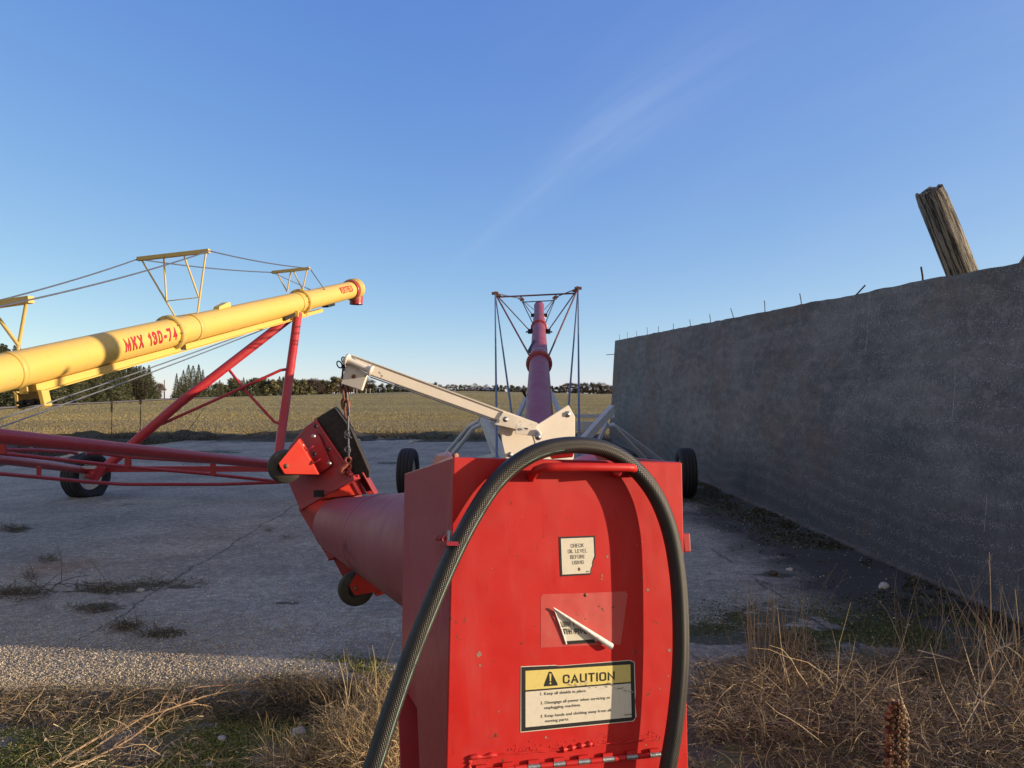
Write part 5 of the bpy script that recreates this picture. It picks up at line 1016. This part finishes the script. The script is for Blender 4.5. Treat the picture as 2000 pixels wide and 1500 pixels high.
# red frame
fr_ = MB()
def rt_(pts, r, m=None, n=14): (m or fr_).tube([P(*q_) for q_ in pts], r, n)
rt_([(-140, 838, 4.9), (0, 852, 5.5), (530, 907, 9.5)], .056, n=20); fr_.build('lower_beam', M['red_dark'], YA)
m = MB(); rt_([(-200, 880, 6.8), (0, 897, 8.6), (95, 909, 9.9), (172, 919, 11.4)], .055, m, 18); m.build('lower_beam', M['red_dark'], YA)
m = MB(); m.bar(P(196, 916, 11.45), P(552, 915, 11.15), .10, .085); m.build('axle_beam', M['red_dark'], YA, .004)
m = MB(); rt_([(577, 612, 12.8), (558, 627, 12.7), (350, 788, 11.9), (192, 925, 11.4)], .072, m, 20); m.build('lift_leg', M['red'], YA)
m = MB(); rt_([(582, 612, 12.75), (565, 735, 12.3), (545, 880, 11.7), (541, 915, 11.5)], .070, m, 20); m.build('lift_leg', M['red'], YA)
m = MB(); rt_([(445, 719, 12.3), (474, 757, 12.2), (536, 824, 11.9), (546, 827, 11.9)], .022, m, 10); rt_([(561, 721, 12.35), (548, 723, 12.3), (474, 757, 12.15), (330, 822, 11.9), (314, 829, 11.8)], .024, m, 10); m.build('cross_brace', M['red'], YA)
m = MB(); m.box(P(578, 617, 12.75), (.14, .2, .16)); m.build('saddle_bracket', M['yellow'], YA, .01); m = MB(); m.bar(P(552, 624, 12.4), P(574, 613, 12.7), .10, .05); m.build('roller', M['black'], YA)
m = MB(); rt_([(-30, 880, 6.9), (0, 885, 7.2), (250, 912, 8.4), (400, 925, 9.0), (545, 941, 9.6)], .020, m, 10); rt_([(-30, 922, 6.6), (0, 925, 6.8), (160, 940, 7.9), (240, 946, 8.3)], .019, m, 10); rt_([(160, 941, 8.3), (250, 946, 8.6), (430, 946, 9.3), (548, 942, 9.7)], .020, m, 10)
rt_([(0, 878, 8), (70, 879, 8.5), (140, 883, 9.2), (150, 886, 9.3)], .022, m, 10); rt_([(168, 885, 9.4), (190, 885, 9.5), (255, 893, 9.8), (420, 903, 10.1), (530, 911, 10.3)], .022, m, 10); m.build('truss_rod', M['red_dark'], YA)
m = MB()
for a, b_, c_, dd in ((250, 889, 913, 7.6), (416, 905, 928, 8.7), (5, 858, 886, 6.2), (76, 911, 931, 7.3)): p0, p1 = P(a, b_, dd), P(a, c_, dd); MB().bar(p0, p1, .055 if a != 76 else .03, .03, (0, 1, 0)).build('spacer_plate', M['red_dark'], YA)
MB().prism([P(110, 894, 9.3), P(166, 878, 9.6), P(168, 882, 9.6), P(112, 899, 9.3)], (.0, .05, 0)).build('hitch_strap', M['white_paint'], YA); m = MB(); m.prism([P(150, 911, 11), P(186, 911, 11), P(184, 916, 11), P(168, 916, 11)], (0, .05, 0)); m.build('hitch_strap', M['white_paint'], YA)
AX = Vector((.93, -.36, 0)).normalized(); wc = P(168, 925, 11.6); wc.z = .315; tyre(YA, wc, AX, .355, .30, .205, .045); wc2 = P(652, 930, 11.0); wc2.z = .355; tyre(YA, wc2, AX, .355, .26, .205)
m = MB(); hub = P(182, 928, 11.25); m.lathe(hub, AX, [(-.1, .001), (-.1, .06), (.02, .06), (.03, .001)], 18); m.prism([P(172, 914, 11.25), P(200, 905, 11.25), P(204, 915, 11.25), P(190, 938, 11.25), P(178, 944, 11.25), P(171, 930, 11.25)], (.0, .05, 0)); m.build('hub_bracket', M['red'], YA, .006)

# ================================================================ dry plants, litter and stones
def mullein(px, d, ytop, r, label, spikes=1, h0=.45):
    global rng; rng = np.random.default_rng(int(px)); x = (px - 1000) / 1500 * d; top = P(px, ytop, d); b = Vector((x, d, 0)); e = empty('mullein_stalk', b, label, 'dried plant'); lean = Vector((.04, 0, 0))
    m = MB(); path = [b, b.lerp(top, .5) + lean * .4, top]; m.tube(path, [r * .45, r * .4, r * .3], 8); m.build('stem', M['bark'], e)
    n = 900; out = []; cc = []
    for k in range(spikes):
        off = (k - (spikes - 1) / 2) * r * 4.5; t0 = 1 - h0 * (1 if k == spikes // 2 else .8)
        for _ in range(n):
            t_ = rng.uniform(t0, 1 if k == spikes // 2 else .94); z = top.z * t_; a = rng.uniform(0, 6.28); rr = r * (1 if t_ < .97 else .7) * rng.uniform(.6, 1.1); ox = off * min(1, (t_ - t0) / .06); c = np.array([x + ox + lean.x * .4 * (1 - abs(2 * t_ - 1)) + rr * math.cos(a), d + rr * math.sin(a), z]); s = r * .33; u = rng.normal(0, 1, 3); u /= np.linalg.norm(u); v = rng.normal(0, 1, 3); v -= u * v.dot(u); v /= np.linalg.norm(v)
            out.append([c - u * s, c - v * s, c + u * s, c + v * s]); 
    cards('seed_head', np.array(out), cols(len(out), [(.06, .045, .03), (.10, .07, .045), (.035, .028, .02)]), M['strand'], e); return e
mullein(274, 24.5, 738, .035, 'tall dead weed with three seed spikes at the pad edge left of the red leg', 3, .40)
mullein(218, 24, 770, .028, 'thin dead weed with one seed spike behind the red frame beam', 1, .35)
def stalk(name, pts, r, label, d=None, twigs=0, seed=0, pal=(.30, .20, .12), group=None):
    global rng; rng = np.random.default_rng(seed); P3 = [P(*q_) if len(q_) == 3 and q_[2] > 1 else G(q_[0], q_[1], q_[2]) for q_ in pts]; m = MB(); cp = catmull(P3, 5); m.tube(cp, [r * (1 - .7 * i / len(cp)) for i in range(len(cp))], 7)
    for k in range(twigs):
        i = rng.integers(int(len(cp) * .25), len(cp) - 1); p = cp[i]; t_ = (cp[min(i + 1, len(cp) - 1)] - cp[i - 1]).normalized(); dv = (t_ + Vector(rng.normal(0, .5, 3))).normalized(); L_ = rng.uniform(.03, .11); q1 = p + dv * L_ * .5 + Vector((0, 0, .008)); q2 = p + dv * L_ + Vector(rng.normal(0, .012, 3)); q1.z = max(q1.z, .01); q2.z = max(q2.z, .006); m.tube([p, q1, q2], [r * .35, r * .25, r * .1], 5)
    o = m.build(name, plain(name + '_col', pal, .75, 0, .3, 30, .3)); return tag(o, label, 'dried stalk', group)
stalk('dried_stalk', [(100, 1495, .03), (230, 1420, .06), (330, 1385, .09), (420, 1355, .07), (520, 1340, .04)], .0055, 'long pale fallen stalk lying across the moss, uppermost of three', twigs=26, seed=1, pal=(.42, .28, .16))
stalk('dried_stalk', [(130, 1500, .02), (215, 1440, .05), (280, 1400, .08), (318, 1368, .09)], .0048, 'fallen tan stalk running down to the lower left corner', twigs=14, seed=2, pal=(.38, .25, .14))
stalk('dried_stalk', [(120, 1510, .02), (240, 1452, .05), (310, 1400, .08), (342, 1366, .07)], .005, 'thick fallen stalk nearest the camera on the left moss', twigs=20, seed=3, pal=(.40, .26, .15))
stalk('dried_stalk', [(376, 1370, .03), (380, 1345, .10), (445, 1338, .06), (600, 1330, .03), (720, 1335, .02)], .004, 'thin dark stalk lying along the vegetation edge', twigs=20, seed=4, pal=(.24, .15, .10))
stalk('dried_stalk', [(310, 1402, .02), (345, 1384, .07), (385, 1376, .08), (415, 1384, .04), (390, 1406, .02)], .0042, 'short hooked pale stalk curling on the moss', twigs=8, seed=5, pal=(.45, .31, .18))
stalk('leaning_stem', [(352, 862, 23.0), (372, 835, 23.0), (400, 795, 23.2)], .014, 'dark leaning dead stem at the pad edge between the red legs', seed=6, pal=(.06, .05, .04))
stalk('dried_stalk', [(1495, 1440, .02), (1500, 1340, 4.0), (1530, 1262, 4.0)], .0036, 'bent pale stalk rising right of the drive box', twigs=4, seed=7, pal=(.40, .30, .18))
stalk('dried_stalk', [(1540, 1250, .02), (1575, 1220, 4.6), (1600, 1160, 4.5), (1635, 1100, 4.4)], .003, 'tall thin leaning stalk in front of the wall shadow', twigs=5, seed=8, pal=(.22, .16, .10))
stalk('dried_stalk', [(1560, 1262, .02), (1610, 1190, 4.5), (1655, 1112, 4.4)], .003, 'second tall thin leaning stalk, just right of the first', twigs=5, seed=9, pal=(.22, .16, .10))
stalk('dried_stalk', [(1932, 1330, .02), (1935, 1200, 3.9), (1932, 1078, 3.9)], .0038, 'tallest upright stalk against the wall at the right', twigs=3, seed=10, pal=(.34, .24, .14))
stalk('dried_stalk', [(1985, 1310, .02), (1990, 1240, 3.8), (1982, 1150, 3.8)], .0035, 'upright stalk at the right picture edge', twigs=3, seed=11, pal=(.36, .26, .15))
stalk('dried_stalk', [(1792, 1270, 4.2), (1850, 1285, 4.1), (1884, 1298, 4.1)], .005, 'short pale broken stalk lying aslant in the right weeds', twigs=0, seed=12, pal=(.50, .42, .30))
stalk('dried_stalk', [(1890, 1458, .05), (1905, 1370, 3.6), (1925, 1300, 3.6), (1962, 1262, 3.6), (2010, 1300, 3.6)], .0036, 'forked pale stalk arching at the right edge', twigs=12, seed=13, pal=(.42, .34, .24))
stalk('dried_stalk', [(1690, 1368, .03), (1740, 1340, 3.8), (1800, 1325, 3.9)], .004, 'pale bowed stalk low in the right weeds', twigs=2, seed=14, pal=(.45, .36, .24))
# big seed head close to the camera on the right
def seedhead():
    global rng; rng = np.random.default_rng(3); d = 1.55; top = P(1751, 1372, d); x = top.x; e = empty('seed_spike', (x, d, 0), 'brown knobbly mullein seed spike standing close at the lower right', 'dried plant')
    MB().tube([(x - .02, d, 0), (x - .005, d, .45), (x, d, top.z - .01)], [.006, .006, .004], 10).build('stem', M['bark'], e)
    m = MB(); z = top.z; i = 0
    while z > .42:
        rr = .0165 * min(1, .45 + (top.z - z) * 14)
        for k in range(7):
            a = i * .45 + k * .8976 + rng.uniform(-.15, .15); c = Vector((x + rr * math.cos(a), d + rr * math.sin(a), z + rng.uniform(-.002, .002))); ax = Vector((math.cos(a), math.sin(a), .45 + rng.uniform(-.2, .3))); s = rng.uniform(.0034, .0054)
            m.lathe(c, ax, [(-s, s * .4), (-s * .4, s * .85), (s * .3, s), (s * .9, s * .75), (s * 1.3, s * .45), (s * .7, s * .3)], 7, int(rng.integers(0, 3)))
        z -= .0062; i += 1
    m.build('seed_head', [plain('seed_brown', (.20, .11, .055), .6, 0, .5, 200, .4), plain('seed_tan', (.34, .23, .12), .6, 0, .4, 200, .4), plain('seed_dark', (.075, .04, .022), .7, 0, .5, 200, .4)], e)
seedhead()
def rock(px, py, s, label, seed, dark=False):
    random.seed(seed); c = G(px, py); b = bmesh.new(); bmesh.ops.create_icosphere(b, subdivisions=3, radius=1); r = s * c.y / 1500 / 2
    for v in b.verts: k = 1 + .32 * noise.noise(v.co * 1.1 + Vector((seed * 3.1, 0, 0))) + .08 * noise.noise(v.co * 3.5 + Vector((seed, 1, 0))); v.co = Vector((v.co.x * k * 1.1, v.co.y * k * .9, v.co.z * k * .72)) * r
    me = bpy.data.meshes.new('stone'); b.to_mesh(me); b.free(); me.polygons.foreach_set('use_smooth', [True] * len(me.polygons)); me.materials.append(M['bark'] if dark else M['stone']); o = bpy.data.objects.new('stone', me); COL.objects.link(o); o.location = c + Vector((0, 0, r * .45)); return tag(o, label, 'stone')
rock(585, 1436, 26, 'largest pale round stone, among dead grass left of the hose', 1); rock(434, 1447, 17, 'small oval white stone on the moss at lower left', 2); rock(151, 1327, 11, 'small white stone casting a long shadow on the sunlit gravel', 3)
rock(685, 1282, 9, 'white pebble at the mossy edge left of the hose', 4); rock(408, 1498, 12, 'pale stone at the bottom edge, left', 5); rock(1727, 1150, 20, 'pale stone by the wall foot on the dark moss', 6); rock(1542, 1116, 13, 'pale stone on the shaded concrete near the wall', 7); rock(1510, 1124, 16, 'dark stump-like lump beside a pale stone on the concrete', 8, True)
rock(275, 1156, 14, 'pale stone in the dark dirt patch on the shaded concrete', 9); rock(406, 1168, 9, 'single pale pebble on the bare shaded concrete', 10); rock(531, 1231, 8, 'small pebble on the concrete below the caster wheel', 11); rock(1822, 1455, 14, 'pale stone beside the seed spike', 12); rock(803, 866, 9, 'grey stone on the pad behind the left tyre of the red auger', 13)
for i, (px, py, s) in enumerate(((92, 876, 13), (60, 878, 9), (150, 884, 9), (120, 880, 8), (700, 862, 8))): rock(px, py, s, ('largest grey rock in the row behind the red frame, far left', 'leftmost grey rock behind the red frame beams', 'right grey rock half hidden by the red frame', 'small grey rock between larger ones behind the red frame', 'grey rock at the far pad edge left of the boom chain')[i], 30 + i)

# --- gravel
rng = np.random.default_rng(21)
def pebbles(n, region, smin, smax, pal):
    x, y = region(n); k = rng.random(n); s = smin + (smax - smin) * rng.random(n) ** 3; z = np.full(n, .006) + s * .15
    base = np.array([(1, 0, 0), (0, 1, 0), (-1, 0, 0), (0, -1, 0), (0, 0, .8), (0, 0, -.3)]); F_ = [(0, 1, 4), (1, 2, 4), (2, 3, 4), (3, 0, 4)]
    a = rng.random(n) * 6.28; ca, sa = np.cos(a), np.sin(a); vv = base[None] * (s[:, None, None] * rng.uniform(.5, 1.0, (n, 6, 1))); X = vv[:, :, 0] * ca[:, None] - vv[:, :, 1] * sa[:, None] * .7; Y_ = vv[:, :, 0] * sa[:, None] + vv[:, :, 1] * ca[:, None] * .7
    pts = np.stack([X + x[:, None], Y_ + y[:, None], vv[:, :, 2] + z[:, None]], 2); T_ = np.stack([pts[:, list(f)] for f in F_], 1).reshape(-1, 3, 3); C = np.repeat(cols(n, pal, .18), 4, 0); return T_, C
PAL = [(.44, .37, .26), (.36, .30, .22), (.52, .44, .33), (.31, .26, .19), (.46, .37, .25), (.58, .51, .40)]
def reg1(n):
    px = rng.uniform(-60, 800, n); py = 1348 - 165 * rng.random(n) ** 1.5 * rng.random(n) ** .3; d = 2250 / (py - 775); return (px - 1000) / 1500 * d, d
def reg2(n):
    d = rng.uniform(3.0, 13, n) ; px = rng.uniform(-50, 1900, n); return (px - 1000) / 1500 * d, d
def reg3(n):
    px = rng.uniform(-60, 2050, n); py = rng.uniform(1300, 1540, n); d = 2250 / (py - 775); return (px - 1000) / 1500 * d, d
t1 = pebbles(60000, reg1, .0020, .0100, PAL); t2 = pebbles(9000, reg2, .004, .014, PAL); t3 = pebbles(4000, reg3, .003, .014, PAL)
keep = np.ones(len(t2[0]), bool)
tag(cards('gravel', np.concatenate([t1[0], t2[0], t3[0]]), np.concatenate([t1[1], t2[1], t3[1]]), M['pebblecol'], k=3), 'loose pale gravel scattered over the concrete, densest in the sunlit strip', 'gravel', kind='stuff')

# --- tangled dead vegetation
def gp(px, py): d = 2250 / (py - 775); return (px - 1000) / 1500 * d, d
def nz2(x, y, s, o): return np.array([noise.noise((a * s, b_ * s, o)) for a, b_ in zip(x, y)])
STRAW = [(.46, .35, .20), (.38, .28, .16), (.30, .22, .13), (.56, .44, .28)]; BROWN = [(.18, .135, .08), (.12, .095, .06), (.24, .18, .105), (.085, .07, .045)]; GREYS = [(.27, .22, .17), (.20, .16, .12), (.34, .28, .21), (.13, .10, .08)]
VS, CS = [], []
def zone(n, px0, px1, py0, py1, L0, L1, hz, up, pal, wd=.003, wob=1.6, droop=.8, clump=None, seg=5, z1=.06, th=0.0):
    px = rng.uniform(px0, px1, n); py = py0 + (py1 - py0) * rng.random(n); x, y = gp(px, py)
    if clump is not None: k = nz2(x, y, clump, px0 * .01) > th; x, y = x[k], y[k]
    m_ = len(x); st = np.stack([x, y, rng.random(m_) ** 1.5 * z1 + .004], 1); dr = rng.normal(0, 1, (m_, 3)); dr[:, 2] = up + rng.normal(0, hz, m_)
    VS.append(strands(st, dr, rng.uniform(L0, L1, m_), wd * rng.uniform(.6, 1.5, m_), seg, wob, droop, fl=.006)); CS.append(np.repeat(cols(m_, pal, .25), seg, 0))
def ell(n, cx, cy, rx, ry, L0, L1, up, pal, wd=.003, wob=1.0, droop=.6, seg=5, z1=.03, hz=.4):
    a = rng.random(n) * 6.283; r = rng.random(n) ** .6; px = cx + rx * r * np.cos(a); py = cy + ry * r * np.sin(a); x, y = gp(px, py); st = np.stack([x, y, rng.random(n) * z1 + .004], 1); dr = rng.normal(0, .6, (n, 3)); dr[:, 2] = up + rng.normal(0, hz, n)
    VS.append(strands(st, dr, rng.uniform(L0, L1, n), wd * rng.uniform(.6, 1.5, n), seg, wob, droop, fl=.006)); CS.append(np.repeat(cols(n, pal, .25), seg, 0))
# left
zone(3000, -60, 420, 1350, 1420, .05, .20, .22, .05, BROWN + STRAW[1:3] + GREYS[:1], clump=1.5, th=-.15)
zone(3000, 420, 790, 1328, 1410, .06, .22, .25, .08, BROWN, clump=1.8, th=-.3)
zone(1500, -60, 600, 1400, 1520, .05, .2, .3, .1, STRAW, clump=2, th=.0)
ell(7000, 735, 1465, 95, 62, .06, .24, .3, STRAW + [(.48, .36, .20)], z1=.08, wob=1.7); ell(2200, 800, 1405, 60, 40, .06, .2, .3, STRAW, z1=.08, wob=1.6); ell(2500, 640, 1380, 120, 28, .05, .2, .2, BROWN, z1=.05)
ell(900, 600, 1490, 90, 22, .06, .2, .5, STRAW); ell(26, 735, 1400, 60, 40, .2, .36, 3.0, STRAW, droop=.1, wob=.4, wd=.0035)
# right
zone(10500, 1350, 1760, 1300, 1450, .06, .24, .25, .06, BROWN + STRAW + GREYS[:3], z1=.08, clump=1.2, th=-.35)
zone(8500, 1700, 2080, 1290, 1500, .06, .28, .28, .08, GREYS + BROWN[:3] + STRAW[:2], z1=.08, clump=1.2, th=-.35)
zone(5500, 1350, 2080, 1400, 1560, .06, .26, .35, .2, BROWN + STRAW[2:3], z1=.05, clump=1.6, th=.05)
zone(7000, 1460, 1900, 1210, 1320, .05, .2, .3, .25, GREYS[:2] + BROWN, z1=.07, clump=1.3, th=-.25)
ell(420, 1530, 1335, 60, 34, .06, .22, .6, STRAW + [(.40, .22, .08)], droop=.3, wob=.8, wd=.0032); ell(55, 1515, 1300, 60, 22, .30, .5, 6, STRAW[1:3], droop=.05, wob=.25, wd=.005)
ell(60, 1850, 1290, 130, 40, .3, .55, 3.5, STRAW[1:3] + GREYS, droop=.2, wob=.5, wd=.0042); ell(55, 1960, 1330, 60, 60, .35, .6, 3, STRAW[1:], droop=.2, wob=.6, wd=.0045); ell(45, 1600, 1400, 200, 70, .3, .6, .8, STRAW, droop=.4, wob=.6, wd=.0045); ell(40, 1800, 1420, 180, 60, .3, .6, .8, GREYS + STRAW, droop=.4, wob=.6, wd=.0045)
# small tufts on the pad
for cx, cy, rx, ry, n in ((215, 1152, 70, 8, 350), (330, 1140, 80, 8, 220), (250, 1226, 32, 9, 240), (310, 1240, 45, 8, 200), (180, 1193, 50, 8, 200), (30, 1162, 75, 12, 500), (62, 1128, 12, 8, 90), (25, 1034, 32, 7, 260), (95, 1095, 22, 6, 120), (525, 1037, 9, 3, 40), (565, 1053, 10, 3, 40), (375, 909, 22, 5, 120)): ell(n, cx, cy, rx, ry, .03, .16, .4, BROWN + [(.06, .065, .03), (.04, .035, .025)], wob=1.4, hz=.3)
ell(30, 120, 1150, 110, 14, .2, .45, .15, [(.06, .05, .04)], wob=.5, wd=.006)
tag(cards('dead_grass', np.concatenate(VS), np.concatenate(CS), M['strand']), 'tangled dead grass and weed stems matting the ground near the camera', 'dead grass', kind='stuff')
# moss
VS, CS = [], []
def moss(n, px0, px1, py0, py1, sc, o, th, pal, smin=.002, smax=.006, hmax=.022):
    px = rng.uniform(px0, px1, n); py = (py0 + py1) / 2 + (py1 - py0) * np.clip(rng.normal(0, .30, n), -.8, .8); px = px + rng.normal(0, 25, n); x, y = gp(px, py); q_ = nz2(x, y, sc, o) + .3 * nz2(x, y, sc * 3.3, o + 4); k = q_ > th; x, y, q_ = x[k], y[k], q_[k]; m_ = len(x)
    lump = np.clip((q_ - th) * 2.2, 0, 1) * (.6 + .6 * nz2(x, y, 24, 1)); z = .004 + np.clip(lump, 0, 1) * hmax * rng.random(m_) ** .5; c = np.stack([x, y, z], 1); s = rng.uniform(smin, smax, m_)[:, None]; u = rng.normal(0, 1, (m_, 3)); u[:, 2] *= .5; u /= np.linalg.norm(u, axis=1, keepdims=True); v = np.cross(u, rng.normal(0, 1, (m_, 3))); v /= np.linalg.norm(v, axis=1, keepdims=True)
    VS.append(np.stack([c - u * s, c - v * s * .7, c + u * s, c + v * s * .7], 1)); CS.append(cols(m_, pal, .25))
MO = [(.25, .26, .075), (.18, .20, .055), (.34, .33, .12), (.11, .12, .04)]; MD = [(.12, .15, .05), (.08, .10, .035), (.17, .20, .07), (.05, .06, .025)]
moss(90000, 60, 620, 1385, 1530, 2.2, 3, -.22, MO); moss(20000, -60, 200, 1400, 1530, 1.8, 5, -.05, MO); moss(16000, 600, 790, 1285, 1335, 3, 7, -.15, MO); moss(12000, 380, 800, 1300, 1360, 3, 9, .12, MO)
moss(52000, 1350, 1950, 1175, 1310, 1.9, 11, -.02, MD, .0025, .0065, .016); moss(20000, 1450, 2000, 1415, 1530, 2.2, 13, .0, MO); moss(12000, 1350, 1480, 1380, 1530, 3.0, 15, .1, MO)

moss(40000, -60, 760, 1335, 1420, 2.6, 23, -.02, MO, .002, .005, .012)
n = 26000; cy_ = rng.uniform(4.3, 20, n); cx_ = 3.33 - np.abs(rng.normal(0, .38, n)); kk = nz2(cx_, cy_, 1.6, 31) + .4 * nz2(cx_, cy_, 6, 33) > -.02; cx_, cy_ = cx_[kk], cy_[kk]; n = len(cx_); c = np.stack([cx_, cy_, .006 + .035 * rng.random(n) ** 2], 1); sz = rng.uniform(.005, .016, n)[:, None]; u = rng.normal(0, 1, (n, 3)); u[:, 2] *= .5; u /= np.linalg.norm(u, axis=1, keepdims=True); v = np.cross(u, rng.normal(0, 1, (n, 3))); v /= np.linalg.norm(v, axis=1, keepdims=True); VS.append(np.stack([c - u * sz, c - v * sz * .7, c + u * sz, c + v * sz * .7], 1)); CS.append(cols(n, [(.05, .05, .028), (.035, .03, .02), (.075, .085, .035), (.10, .08, .055)], .3))
tag(cards('moss', np.concatenate(VS), np.concatenate(CS), M['leafcol']), 'green and olive moss cushions growing on the neglected concrete', 'moss', kind='stuff')
